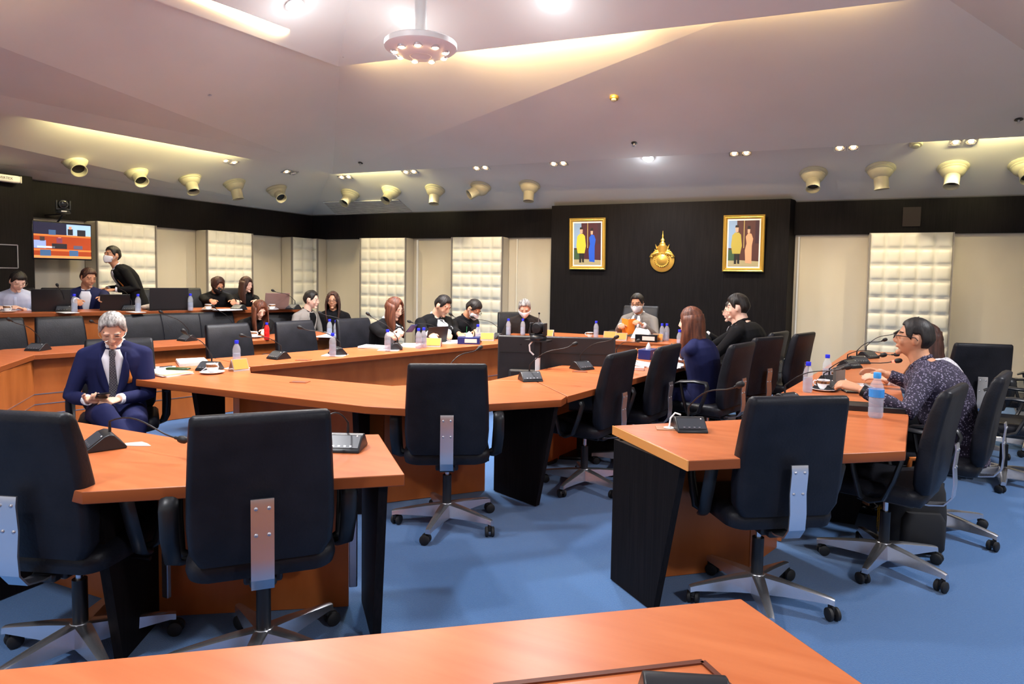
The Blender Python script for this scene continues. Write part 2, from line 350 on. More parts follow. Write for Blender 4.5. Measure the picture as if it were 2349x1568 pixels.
# detectors and sprinklers on the big slopes
for (x, y, P, lb) in ((90, 104, BIG_L, 'yellowed smoke detector on the upper left slope'), (1409, 222, BIG_B, 'small yellowed smoke detector on the slope above the feature panel'), (2101, 329, SOF_B, 'large smoke detector between the two right downlights')):
    o = at_plane(x, y, P); e = empty('smoke_detector', (0, 0, 0), 0, lb, 'smoke detector'); F = nrm_frame(o, P[1]); k = .6 if P is BIG_B else .85
    MB().lathe([(.085*k, 0), (.085*k, .02), (.075*k, .03), (0, .03)], 20, F).build('base', M['gold' if P is BIG_B else 'nozzle'], e, 40)
    MB().lathe([(.05*k, .03), (.045*k, .05), (0, .055)], 16, F).build('sensor', M['nozzle'], e, 40)
for (x, y, P, lb) in ((479, 210, BIG_L, 'dark sprinkler head on the left slope'), (827, 373, BIG_B, 'dark sprinkler head low on the slope just right of the corner'),
                      (1455, 327, BIG_B, 'dark sprinkler head above the dark feature panel'), (2337, 273, BIG_B, 'dark sprinkler head at the right frame edge')):
    o = at_plane(x, y, P); e = empty('sprinkler_head', (0, 0, 0), 0, lb, 'sprinkler'); F = nrm_frame(o, P[1])
    MB().lathe([(.035, 0), (.04, .008), (.02, .012), (.0, .012)], 16, F).build('escutcheon', M['plastic'], e, 40)
    MB().lathe([(.012, .01), (.01, .04), (.022, .045), (0, .047)], 12, F).build('nozzle_tip', M['steel'], e, 40)
# water damage spot at the inner corner and cobweb scrap
o = at_plane(800, 136, INN_B)
st = MB().add([o+INN_B[1]*.004+Vector(v) for v in ((-.07, .0, .012), (-.045, -.05, .02), (.0, -.0, .005), (.05, .02, .0), (.06, .05, -.01), (.0, .045, -.01))], [(0, 1, 2, 5), (2, 3, 4, 5)]).build('peeling_patch', nmat('stained paint', (.33, .24, .22), .9), solid=.006)
tag(st, 'small brown peeling patch at the inner ceiling corner', 'stain')
# ---- pendant
pc = PZ(965, 113, 3.28); d5 = pc
e = empty('pendant_lamp', (pc.x, pc.y, 3.28), 0, 'white disc pendant lamp with halogen bulbs hanging on a trumpet stem', 'pendant lamp')
R = .285
MB().lathe([(.085, -.055), (.17, -.045), (R*.97, .0), (R, .008), (R, .045), (R*.96, .055), (.07, .07)], 48).build('disc', M['white'], e, 35)
MB().lathe([(.0, -.05), (.08, -.056), (.088, -.048)], 32).build('hub_cap', M['white'], e, 40)
MB().lathe([(.075, .06), (.052, .12), (.046, .22), (.05, .42), (.065, .62), (.085, .85), (.11, 1.0), (.16, 1.1)], 32).build('stem', M['white'], e, 60)
for k in range(9):
    a = 2*math.pi*k/9+.28; x, y = .2*math.cos(a), .2*math.sin(a)
    s_ = MB().lathe([(.03, -.012), (.034, -.03), (.028, -.032), (.02, -.02)], 14).build('bulb_ring', M['alu'], e, 40, loc=(x, y, -.008)); 
    MB().ell((0, 0, 0), (.024, .024, .012), None, 12, 6).build('bulb', M['warm'], s_, 60, loc=(0, 0, -.03))
l = spot('pendant_light', (pc.x, pc.y, 3.19), (0, 0, -1), 160, (1, .75, .48), 140, .2)
# ---- quilted pad columns
def qpad(name, o, xd, w, h, nx, nz, depth, label, sides, box=True):
    """o: bottom-left front corner, xd: direction along the front, outward normal = xd x z"""
    xd = Vector(xd).normalized(); zd = Vector((0, 0, 1)); n = xd.cross(zd)
    e = empty(name, o, 0, label, 'wall panel', 'cream quilted wall panels')
    b = MB(); q = 8
    NX, NZ = nx*q, nz*q; vs = []
    for j in range(NZ+1):
        for i in range(NX+1):
            u, v = i/q % 1, j/q % 1; p = .036*((1-abs(2*u-1)**3.2)*(1-abs(2*v-1)**3.2))**.6
            sag = 0
            vs.append(xd*(w*i/NX)+zd*(h*j/NZ)+n*(p+sag))
    fs = [(j*(NX+1)+i, j*(NX+1)+i+1, (j+1)*(NX+1)+i+1, (j+1)*(NX+1)+i) for j in range(NZ) for i in range(NX)]
    b.add(vs, fs); b.build('quilted_front', M['pad'], e, 180)
    F = Matrix((xd, -n, zd)).transposed().to_4x4()
    bx = MB().box((w/2, depth/2+.002, h/2), (w+.02, depth, h), F)
    bx.build('backing_board', M['wallcream'], e, bevel=.02)
    for x in (-.008, w+.008): MB().box((x, -.005, h/2), (.014, .04, h), F).build('edge_strip', nmat('grey edging', (.25, .22, .2), .5), e)
    return e
HP = ZB
for (x0, x1, lb) in ((828, 930, 'quilted wall panel on the back wall, just right of the corner'), (1038, 1152, 'quilted wall panel just left of the dark feature panel'), (1997, 2186, 'quilted wall panel right of the dark feature panel')):
    a, b = PY(x0, 546, 10.12), PY(x1, 546, 10.12)
    qpad('quilted_wall_pad', (a.x, 10.12, 0), (1, 0, 0), b.x-a.x, HP, 5, 10, .27, lb, 1)
for (x0, y0, x1, y1, lb) in ((222, 508, 355, 517, 'quilted wall panel right beside the television'), (475, 530, 577, 540, 'quilted wall panel on the left wall, behind the black-masked person')):
    a, b = PX(x0, y0, -8.88), PX(x1, y1, -8.88)
    qpad('quilted_wall_pad', (-8.88, a.y, 0), (0, 1, 0), b.y-a.y, HP, 5, 10, .26, lb, 1)
# corner unit
a = PX(670, 547, -8.88); e1 = qpad('quilted_corner_pad', (-8.88, a.y, 0), (0, 1, 0), 10.13-a.y, HP, 2, 10, .26, 'narrow quilted panel folded into the corner of the room', 1)
b_ = PY(728, 552, 10.13)
bq = qpad('x', (-8.88, 10.13, 0), (1, 0, 0), b_.x+8.88, HP, 1, 10, .26, 'x', 1)
for ch in list(bq.children): ch.parent = e1; ch.location = (0, 10.13-a.y, 0)
bpy.data.objects.remove(bq)
# ventilation grille in the dark band on the right
p = PY(2091, 497, YB-.07)
v = MB().box((p.x, YB-.07, p.z), (.21, .03, .26)).build('speaker_grille', nmat('brown grille cloth', (.035, .026, .025), .8)); tag(v, 'small dark square speaker grille in the black band at the right', 'speaker')
# blue-grey step along the right wall, and riser on the left
st = MB().prism([(2.50, 10.39), (1.93, 7.3), (1.93, 3.5), (XR-.01, 3.5), (XR-.01, 10.39)], 0, .25).build('carpeted_step', M['greycarpet'], bevel=.03)
tag(st, 'grey carpeted step along the right wall', 'step')
MB().box((2.2, 6.28, .004), (1.75, .035, .006)).build('trim_6', M['white']); struct(bpy.data.objects['trim_6'])
# ================================================================ DESKS
def offs(A, B, d):   # point offset to the left of AB by d
    v = (Vector(B)-Vector(A)); v.normalize(); return Vector((-v.y, v.x))*d
def V2(*a): return Vector(a)
def board(e, p, q, th, z0, z1, mat, name, taper=0.):
    p, q = Vector(p), Vector(q); n = offs(p, q, th/2); d = (q-p).normalized()*taper
    b = MB(); pts = [p-n, q-n, q+n, p+n]; lo = [p-n, q-n-d, q+n-d, p+n]
    vs = [(*v, z0) for v in lo]+[(*v, z1) for v in pts]
    b.add(vs, [(3, 2, 1, 0), (4, 5, 6, 7), (0, 1, 5, 4), (1, 2, 6, 5), (2, 3, 7, 6), (3, 0, 4, 7)])
    return b.build(name, mat, e)
def desk(label, poly, z, panels=(), dividers=(), strips=(), z0=0., th=.045):
    """poly: top outline; panels: (p,q) modesty boards; dividers: (inner,outer) tapered side boards"""
    c = sum((Vector(p) for p in poly), Vector((0, 0)))/len(poly)
    e = empty('conference_desk', (c.x, c.y, z0), 0, label, 'desk', 'cherry conference desks'); L = lambda p: Vector(p)-c
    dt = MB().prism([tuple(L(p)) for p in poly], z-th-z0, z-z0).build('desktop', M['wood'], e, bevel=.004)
    dt.data.materials.append(M['woodedge_shade'])
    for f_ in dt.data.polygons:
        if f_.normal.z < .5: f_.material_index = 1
    for p, q in panels:
        bd = board(e, L(p), L(q), .025, 0.005, z-th-z0, M['woodpanel'], 'front_panel')
        pv, qv = L(p), L(q)
        for hz in strips:
            s = MB(); nn = offs(pv, qv, .0135)
            for sg in (-1, 1):
                a_, b_ = pv+nn*sg, qv+nn*sg; m = (a_+b_)/2
                s.box((m.x, m.y, hz-z0), ((b_-a_).length, .004, .008), rz=math.atan2((b_-a_).y, (b_-a_).x))
            s.build('metal_strip', M['steel'], bd)
    for p, q in dividers:
        board(e, L(p), L(q), .035, 0.005, z-th-z0, M['darkwood'], 'side_panel', .16)
    return e
TZ = .76
ang = math.radians(20); uD = V2(math.sin(ang), math.cos(ang)); nD = V2(-math.cos(ang), math.sin(ang))  # along, outward (left)
# D: left side of the inner ring
D0 = V2(-3.97, 3.81); Dend = D0+uD*3.75
desk('long left desk of the inner ring, its orange front facing the middle chair',
     [D0, Dend, Dend+nD*.62, D0+nD*.66-uD*.02], TZ, [(D0+nD*.1+uD*.03, Dend+nD*.1)], [(Dend-uD*.02+nD*.12, Dend-uD*.02+nD*.58), (D0+uD*1.9+nD*.14, D0+uD*1.9+nD*.58)], (.40, .31, .22))
# C: front of the inner ring, from the old man's corner round to the right leg
C2e = V2(-.93, 5.62)
polyC = [V2(-4.15, 2.97), V2(-4.72, 3.52), D0+nD*.66-uD*.025, V2(D0.x-.004, D0.y-.004), V2(-3.72, 3.57), V2(-2.5, 3.62), V2(-2.03, 4.14), V2(-1.75, 4.3), V2(-1.34, 3.84), V2(-1.33, 3.72), V2(-2.0, 3.05), V2(-2.25, 2.99)]
desk('kinked front desk of the inner ring carrying papers and a coffee cup', polyC, TZ,
     [(V2(-3.98, 3.66), V2(-3.7, 3.46)), (V2(-3.7, 3.46), V2(-2.48, 3.50)), (V2(-2.48, 3.50), V2(-2.0, 4.02))],
     [(V2(-3.86, 3.44), V2(-3.78, 3.12)), (V2(-1.93, 4.06), V2(-1.40, 3.84)), (V2(-2.6, 3.48), V2(-2.42, 3.12))])
rI = lambda t: V2(-2.03, 4.15).lerp(V2(-1.62, 7.2), t)
rO = lambda t: V2(-1.34, 3.85).lerp(V2(-.72, 7.25), t)
desk('right leg of the inner ring where the woman in navy sits', [V2(-2.025, 4.145), V2(-1.745, 4.305), V2(-1.335, 3.845), V2(-1.27, 4.15), V2(-.88, 5.85), V2(-.76, 7.15), V2(-1.5, 7.15)], TZ,
     [(V2(-1.95, 4.22), V2(-1.42, 7.1))], [(V2(-1.75, 5.3), V2(-1.12, 5.3)), (V2(-1.38, 7.05), V2(-.86, 7.05))])
# E: chairman's desk
desk('head desk below the gold emblem where the man in grey sits', [V2(-3.4, 7.46), V2(-1.3, 7.42), V2(-1.2, 8.08), V2(-3.5, 8.08)], TZ,
     [(V2(-3.35, 7.56), V2(-1.3, 7.52))], [(V2(-3.38, 7.6), V2(-3.38, 8.0)), (V2(-1.33, 7.6), V2(-1.28, 8.0))], (.40, .31))
# B: front left of the outer ring
desk('near left desk with a microphone, behind the two big empty chairs', [V2(-4.7, 2.0), V2(-2.56, 2.02), V2(-1.80, 2.50), V2(-1.35, 2.04), V2(-2.21, 1.38), V2(-4.9, 1.38)], TZ,
     [(V2(-4.6, 1.88), V2(-2.52, 1.90)), (V2(-2.52, 1.90), V2(-1.84, 2.33))], [(V2(-1.80, 2.40), V2(-1.44, 2.03)), (V2(-3.3, 1.86), V2(-3.3, 1.44)), (V2(-2.5, 1.86), V2(-2.28, 1.46))])
# F: front right of the outer ring
desk('near right desk end with a microphone, facing the aisle', [V2(-.86, 3.20), V2(-.27, 3.68), V2(-.20, 3.90), V2(.50, 4.25), V2(.56, 4.2), V2(.44, 3.34), V2(-.41, 2.73)], TZ,
     [(V2(-.80, 3.10), V2(-.22, 3.56)), (V2(-.22, 3.56), V2(-.1, 3.9))], [(V2(-.82, 3.12), V2(-.44, 2.79))])
fe = [o for o in bpy.data.objects if o.get('label', '').startswith('near right desk end')][0]
cc = fe.location
eg = MB(); p, q = V2(-.86, 3.20), V2(-.41, 2.73); n_ = offs(p, q, -.003)
eg.add([(*(p+n_-V2(cc.x, cc.y)), .715), (*(q+n_-V2(cc.x, cc.y)), .715), (*(q+n_-V2(cc.x, cc.y)), .76), (*(p+n_-V2(cc.x, cc.y)), .76)], [(0, 1, 2, 3), (3, 2, 1, 0)])
eg.v = eg.v; bpy_edge = board(fe, p-V2(cc.x, cc.y)+n_*1.5, q-V2(cc.x, cc.y)+n_*1.5, .006, .716, .7595, M['oakedge'], 'edge_band')
desk('right side desk of the outer ring with the row of microphones', [V2(-.196, 3.905), V2(.498, 4.253), V2(.56, 4.205), V2(.68, 5.7), V2(1.10, 7.9), V2(.47, 7.9), V2(.15, 6.0), V2(-.13, 4.6)], TZ,
     [(V2(-.08, 4.0), V2(-.02, 4.6)), (V2(-.02, 4.6), V2(.52, 7.8))], [(V2(.0, 4.5), V2(.5, 4.5)), (V2(.25, 6.0), V2(.66, 6.0)), (V2(.56, 7.85), V2(1.02, 7.85))])
# G: left side of the outer ring
K = V2(-6.05, 3.40); Ge = V2(-5.03, 6.27); uG = (Ge-K).normalized(); nG = V2(-uG.y, uG.x)
desk('left side desk of the outer ring behind the old man', [V2(-4.95, 2.26), K, Ge, Ge+nG*.62, K+nG*.62+uG*-.12, V2(-5.5, 1.7)], TZ,
     [(V2(-5.02, 2.36), K+nG*.1), (K+nG*.1, Ge+nG*.1)], [(Ge-uG*.02+nG*.12, Ge-uG*.02+nG*.56)], (.40, .31, .22))
# R: raised rear row
R0, R1 = V2(-8.35, 3.05), V2(-6.10, 6.75); uR = (R1-R0).normalized(); nR = V2(-uR.y, uR.x); RZ = 1.02
desk('raised rear desk along the left wall with laptops and cups', [R0, R1, R1+nR*.62, R0+nR*.62], RZ, [(R0+nR*.1, R1+nR*.1-uR*.03)], [(R1-uR*.02+nR*.12, R1-uR*.02+nR*.58)], (.66, .57, .48), z0=.26)
q0, q1 = R0+nR*.02, R1+nR*.02+uR*.15
rs = MB().prism([tuple(V2(-8.9, 2.0)), tuple(R0-uR*.8+nR*.02), tuple(q1), tuple(q1+nR*1.9), (-8.6, 9.4), (XL+.02, 9.4), (XL+.02, 2.0)], 0, .26).build('carpeted_platform', M['carpet'])
tag(rs, 'blue carpeted platform raising the rear row by the left wall', 'platform')
# A: foreground desk
pA = V2(-.11, 1.60); dL = V2(-1.25, -.91).normalized(); dR = V2(.70, -.71).normalized()
A_poly = [pA, pA+dR*.58, pA+dR*.58+dL*1.7+V2(0, 0), pA+dL*2.6+dR*.3, pA+dL*2.6]
A_poly = [pA, pA+dR*.60, pA+dR*.60+dL*1.25, V2(-1.9, .05)+V2(0, -.3), V2(-2.6, -.25), pA+dL*2.6]
A_poly = [pA, pA+dR*.62, pA+dR*.62+dL*2.7, pA+dL*2.7]
dA = desk('foreground desk at the bottom of the picture with an inset cable hatch', A_poly, TZ, [(pA+dR*.12+dL*.05, pA+dR*.12+dL*2.6)], [(pA+dR*.1+dL*.04, pA+dR*.55+dL*.04)])
cA = dA.location.to_2d()
h0 = PZ(1612, 1519, TZ).to_2d(); hx, hy = dL, dR
fr = MB()
def lb(b, p, q, w, z0, z1):
    m = (p+q)/2-cA; b.box((m.x, m.y, (z0+z1)/2), ((q-p).length, w, z1-z0), rz=math.atan2((q-p).y, (q-p).x))
c1, c2, c3, c4 = h0, h0+hy*.2, h0+hy*.2+hx*.42, h0+hx*.42
for p, q in ((c1, c2), (c2, c3), (c3, c4), (c4, c1)): lb(fr, p, q, .012, TZ-.002, TZ+.004)
fr.build('hatch_frame', nmat('dark hatch frame', (.10, .02, .006), .5), dA)

nb = [o for o in bpy.data.objects if o.get('label', '').startswith('near left desk')][0]
for (x, y) in ((-1.76, 2.26), (-2.40, 1.84), (-3.6, 1.84)):
    MB().box((x-nb.location.x, y-nb.location.y, .40), (.035, .02, .52), rz=.6 if x > -2 else 0).build('cable_channel', M['steel'], nb, bevel=.004)
# ================================================================ CHAIRS
def rrect(w, d, r, n=4):
    pts = []
    for (cx, cy, a0) in ((w/2-r, d/2-r, 0), (-w/2+r, d/2-r, 90), (-w/2+r, -d/2+r, 180), (w/2-r, -d/2+r, 270)):
        for k in range(n+1):
            a = math.radians(a0+90*k/n); pts.append((cx+r*math.cos(a), cy+r*math.sin(a)))
    return pts
def make_chair():
    e = empty('office_chair', (0, 0, 0), 0, 'x', 'chair', 'black leather office chairs')
    # base star
    star = e
    hub = MB().lathe([(.0, .055), (.035, .055), (.042, .075), (.042, .125), (.034, .135), (.0, .135)], 20).build('base_hub', M['alu'], e, 40)
    for k in range(5):
        a = math.radians(90+72*k+18)
        F = Matrix.Rotation(a, 4, 'Z')
        rings = []
        for (x, w, zt, zb) in ((.02, .056, .134, .052), (.12, .048, .124, .062), (.24, .036, .106, .068), (.300, .030, .096, .070), (.322, .024, .090, .064)):
            rings.append([Vector(v) for v in ((x, -w*.5, zt-.004), (x, -w*.28, zt), (x, w*.28, zt), (x, w*.5, zt-.004), (x, w*.62, zb), (x, -w*.62, zb))])
        lg = MB().loft(rings, True, True, F).build('base_arm', M['alu'], e, 35)
        cs = MB(); G = F@Matrix.Translation((.305, 0, 0))@Matrix.Rotation(.6*k+.4, 4, 'Z')
        cs.lathe([(.010, .045), (.010, .075)], 8, G)
        cs.box((-.012, 0, .046), (.03, .012, .03), G)
        for s in (-1, 1):
            H = G@Matrix.Translation((-.018, s*.017, .029))@Matrix.Rotation(math.pi/2, 4, 'X')
            cs.lathe([(.0, -.010), (.022, -.010), (.0285, -.006), (.0285, .006), (.022, .010), (.0, .010)], 18, H)
        cs.build('caster', M['rubber'], lg, 40)
    MB().lathe([(.026, .13), (.026, .30), (.0, .30)], 16).build('column', M['plastic'], e, 40)
    MB().lathe([(.013, .30), (.013, .385)], 12).build('gas_piston', M['alu'], e, 40)
    me_ = MB().box((0, -.02, .385), (.13, .24, .045)); me_.box((0, -.14, .38), (.09, .06, .035)); me_.build('tilt_mechanism', M['plastic'], e, bevel=.01)
    MB().tube([(.05, .02, .375), (.2, .05, .372), (.25, .055, .370)], [.005, .005, .009], 6).build('lever', M['plastic'], e, 60)
    # seat
    b = MB()
    R = []
    for (z, k) in ((.405, .90), (.412, .97), (.44, 1.0), (.468, .99), (.485, .93), (.49, .80)):
        R.append([Vector((x*k, y*k+.03, z+(-.025*max(0, (y-.1))*4 if y > .1 else 0)+.012*(abs(x)/.24)**2)) for x, y in rrect(.49, .48, .07, 5)])
    b.loft(R); b.build('seat', M['leather'], e, 50)
    # back: rounded slab lofted upward, slightly reclined, narrower at the top
    b = MB(); R = []
    for (z, w, y, t) in ((.475, .30, -.205, .030), (.482, .40, -.21, .06), (.53, .455, -.215, .075), (.62, .468, -.222, .080), (.75, .462, -.238, .078), (.88, .448, -.262, .072), (.965, .436, -.284, .064), (.99, .43, -.292, .052), (1.0, .41, -.295, .025)):
        R.append([Vector((x, yy+y+.02*(x/.24)**2, z)) for x, yy in rrect(w, t, min(.024, t*.45), 4)])
    b.loft(R); b.build('backrest', M['leather'], e, 50)
    # back bracket: bent chrome strip
    b = MB(); w = .036; R = []
    for (y, z, ny, nz) in ((-.10, .392, 0, -1), (-.20, .394, -.1, -1), (-.262, .408, -.6, -.8), (-.293, .45, -1, -.2), (-.298, .52, -1, 0), (-.292, .60, -1, .1), (-.300, .69, -1, -.15), (-.296, .72, -1, 0)):
        t = .007; n = Vector((0, ny, nz)).normalized()*t; o = Vector((0, y, z))
        R.append([o+Vector((-w, 0, 0)), o+Vector((w, 0, 0)), o+Vector((w, 0, 0))+n, o+Vector((-w, 0, 0))+n])
    br = b.loft(R).build('back_bracket', M['alu'], e, 30)
    sc = MB()
    for (z, y) in ((.69, -.308), (.60, -.301)):
        for s in (-1, 1): sc.ell((s*.02, y, z), (.006, .003, .006), None, 8, 6)
    sc.build('screw', M['steel'], br, 60)
    # arms: slanted loop
    for s in (-1, 1):
        x = s*.292; b = MB(); R = []
        path = [(x-s*.06, .06, .415), (x-s*.02, .0, .42), (x, -.06, .45), (x+s*.005, -.10, .55), (x+s*.004, -.13, .655), (x+s*.002, -.115, .685), (x, -.02, .69), (x, .10, .675), (x, .145, .655)]
        wd = [.022, .026, .028, .03, .03, .031, .031, .029, .02]; th = [.012]*5+[.015, .014, .013, .009]
        for i, p in enumerate(path):
            q = Vector(path[min(i+1, len(path)-1)])-Vector(path[max(i-1, 0)]); q.normalize()
            sd = Vector((1, 0, 0)); sd = (sd-q*sd.dot(q)).normalized(); nn = q.cross(sd)
            R.append([Vector(p)+sd*wd[i]*math.cos(2*math.pi*k/10)+nn*th[i]*math.sin(2*math.pi*k/10) for k in range(10)])
        b.loft(R).build('armrest', M['plastic'], e, 60)
        MB().tube([(x, .10, .668), (x-s*.0, .08, .56), (x-s*.01, .05, .44), (x-s*.05, .04, .418)], [.010, .012, .012, .010], 8, flat=1.6).build('arm_support', M['plastic'], e, 60)
    return e
chair0 = make_chair(); chair_used = False
def chair(x, y, deg, label, z=0, s=1.):
    global chair_used
    if not chair_used:
        chair_used = True; c = chair0; c.location = (x, y, z); c.rotation_euler = (0, 0, math.radians(deg)); c.scale = (s,)*3; c['label'] = label; return c
    return dup(chair0, (x, y, z), math.radians(deg), label, None, s)
h = PZ(605, 1442, .13); chair(h.x, h.y, 45, 'big empty black chair in the left foreground, second from the left edge', s=1.04)
h = PZ(185, 1428, .13); chair(h.x, h.y, 18, 'empty black chair cut by the left frame edge in the foreground', s=1.03)
h = PZ(1025, 1153, .13); chair(h.x, h.y, 29, 'empty black chair in the middle aisle with a clear chrome bracket', s=1.02)
h = PZ(1309, 1073, .13); chair(-1.40, 4.43, 80, 'empty chair at the right leg of the inner ring, nearest the camera')
h = PZ(1736, 1316, .13); chair(h.x, h.y, 32, 'empty black chair at the near right desk, back to the camera', s=1.03)
h = PZ(1978, 1232, .13); chair(h.x+.10, h.y-.02, 70, 'empty chair at the near right desk corner, seen edge-on')
h = PZ(2152, 1170, .13); chair(h.x, h.y, 72, 'chair the man in the patterned shirt sits on')
uC = V2(.12, 1).normalized()
c5 = V2(-1.20, 5.05); chair(c5.x, c5.y, 80, 'second empty chair along the right leg of the inner ring')
# ================================================================ THINGS ON THE DESKS
def nzr(a, b): return math.atan2(b[1]-a[1], b[0]-a[0])
M['glass'] = nmat('clear bottle plastic', (.80, .84, .92), .06, alpha=.25)
M['water'] = nmat('water in bottle', (.30, .37, .55), .05, alpha=.45)
M['cap'] = nmat('blue bottle cap', (.02, .03, .75), .35)
M['capL'] = nmat('light blue bottle cap', (.05, .35, .85), .35)
M['red'] = nmat('red drink', (.8, .02, .02), .1)
M['china'] = nmat('white china', (.86, .85, .86), .15)
M['band'] = vary(nmat('brown cup band', (.1, .03, .015), .3), (.07, .02, .01), (.35, .16, .06), (90, 90, 40), 2)
M['orange'] = nmat('orange name card', (.78, .25, .02), .55)
M['navybox'] = nmat('navy box', (.01, .02, .13), .35)
M['label'] = nmat('pale label', (.8, .62, .55), .5)
M['orangelabel'] = M['label']
mic_n = 0
def mic(bx, by, z, hx, hy, label, L=.37, far=False, rot=None, lit=False, wpos=None, neck=True):
    o = wpos or PZ(bx, by, z)
    d = ray(hx, hy); s0 = o+Vector((0, 0, .06)); oc = CAMP-s0; A = d.dot(d); B = 2*oc.dot(d); C_ = oc.dot(oc)-L*L; disc = B*B-4*A*C_
    if disc < 0: t = -B/(2*A)
    else: t = (-B+(1 if far else -1)*math.sqrt(disc))/(2*A)
    h = CAMP+d*t; hd = (h-o).to_2d(); a = math.atan2(-hd.x, hd.y) if rot is None else math.radians(rot)
    e = empty('gooseneck_microphone', o, a, label, 'microphone', 'gooseneck microphones on the desks')
    w = .074; prof = [(-.07, 0), (-.072, .008), (-.025, .062), (-.008, .066), (.012, .06), (.075, .012), (.078, 0)]
    b = MB(); b.loft([[Vector((x, y, zz)) for y, zz in prof] for x in (-w, w)]); b.build('base', M['plastic'], e, bevel=.004)
    G = Matrix.Translation((0, .012, .0607))@Matrix.Rotation(-math.atan2(.048, .063), 4, 'X')
    MB().box((0, .036, .0015), (.135, .066, .002), G).build('control_panel', nmat('dark grey control panel', (.05, .055, .065), .3), e)
    for x in (-.035, -.01, .015, .04): MB().box((x, .060, .003), (.009, .006, .001), G).build('button', M['steel'], e)
    MB().ell((-.052, .006, .003), (.004, .004, .002), G, 8, 5).build('led', M['white'], e)
    inv = Matrix.Rotation(-a, 4, 'Z'); hl = inv@(h-o); back = Vector((0, -.02, .064))
    p1 = back+Vector((0, 0, .045)); dv = (hl-p1); pts = [back, back+Vector((0, 0, .02)), p1]
    for k in range(1, 11):
        tt = k/10; q = p1+dv*tt; q.z += .05*math.sin(math.pi*min(1, tt*1.15))*(1-tt)**.6; pts.append(q)
    if neck: MB().tube(pts, [.006, .006, .0045]+[.0032]*10, 8).build('gooseneck', M['plastic'], e, 60)
    if not neck: return e
    ax = (pts[-1]-pts[-2]).normalized(); F = nrm_frame(hl-ax*.005, ax, (0, 0, 1) if abs(ax.z) < .9 else (1, 0, 0))
    MB().lathe([(.0, -.02), (.006, -.02), (.007, .0), (.0135, .006), (.0155, .02), (.014, .036), (.007, .045), (.0, .046)], 14, F).build('windscreen', M['rubber'], e, 60)
    if lit: MB().lathe([(.0085, -.014), (.0095, -.008), (.0095, .0), (.0085, .003)], 12, F).build('light_ring', nmat('red light ring', (1, .05, .03), emit=(1, .05, .03), estr=6), e)
    return e
def bottle(bx, by, z, label, h=.205, kind='water'):
    o = PZ(bx, by, z); s = h/.205
    e = empty('water_bottle' if kind != 'red' else 'juice_bottle', o, 0, label, 'bottle', None if kind == 'red' else 'small plastic water bottles'); r = .031*s
    MB().lathe([(0, .002), (r*.85, 0), (r, .008*s), (r, .045*s), (r*.94, .05*s), (r, .055*s), (r, .09*s), (r*.93, .1*s), (r, .11*s), (r, .13*s), (r*.8, .155*s), (.013*s, .178*s), (.0125*s, .187*s), (0, .187*s)], 18).build('bottle_body', M['glass' if kind != 'red' else 'red'], e, 50)
    MB().lathe([(0, .004), (r*.8, .004), (r*.93, .01*s), (r*.93, .1*s), (0, .1*s)], 14).build('water', M['water' if kind != 'red' else 'red'], e, 50)
    if kind == 'big':
        MB().lathe([(r*1.01, .095*s), (r*1.02, .096*s), (r*1.02, .13*s), (r*1.01, .131*s)], 18).build('label_band', nmat('blue bottle label', (.05, .3, .8), .4), e)
    MB().lathe([(.0155*s, .180*s), (.016*s, .183*s), (.016*s, .203*s), (.0145*s, .206*s), (0, .206*s)], 16).build('cap', M['capL' if kind == 'big' else 'cap'], e, 40)
    return e
def cup(bx, by, z, label, rot=0, saucer=True, wrap=True):
    o = PZ(bx, by, z); e = empty('coffee_cup', o, math.radians(rot), label, 'cup', 'white coffee cups with a brown band'); zz = .012 if saucer else 0
    if saucer: MB().lathe([(0, .0), (.045, .0), (.082, .012), (.085, .015), (.08, .016), (.045, .005), (0, .005)], 28).build('saucer', M['china'], e, 50)
    MB().lathe([(0, zz), (.024, zz), (.026, zz+.004), (.036, zz+.02), (.040, zz+.04), (.0415, zz+.062), (.039, zz+.062), (.036, zz+.03), (0, zz+.01)], 24).build('cup_body', M['china'], e, 60)
    MB().lathe([(.0403, zz+.038), (.0412, zz+.04), (.0422, zz+.056), (.0412, zz+.057)], 24).build('band', M['band'], e, 50)
    MB().tube([(-.038, 0, zz+.052), (-.055, 0, zz+.055), (-.063, 0, zz+.042), (-.056, 0, zz+.026), (-.036, 0, zz+.02)], .0042, 8).build('handle', M['china'], e, 60)
    MB().lathe([(0, zz+.045), (.037, zz+.045)], 20).build('coffee', nmat('coffee', (.06, .02, .008), .1), e)
    if saucer and wrap:
        MB().tube([(.05, -.03, .02), (.065, .0, .035), (.075, .03, .018)], [.003, .004, .003], 6).build('spoon', M['steel'], e, 60)
    return e
def slab(name, bx, by, z, w, d, h, rot, mat, label, cat, wpos=None, group=None, bev=.0015):
    o = wpos or PZ(bx, by, z); b = MB().box((0, 0, h/2), (w, d, h)).build(name, mat, None, bevel=bev, seg=1); b.location = o; b.rotation_euler = (0, 0, math.radians(rot))
    return tag(b, label, cat, group)
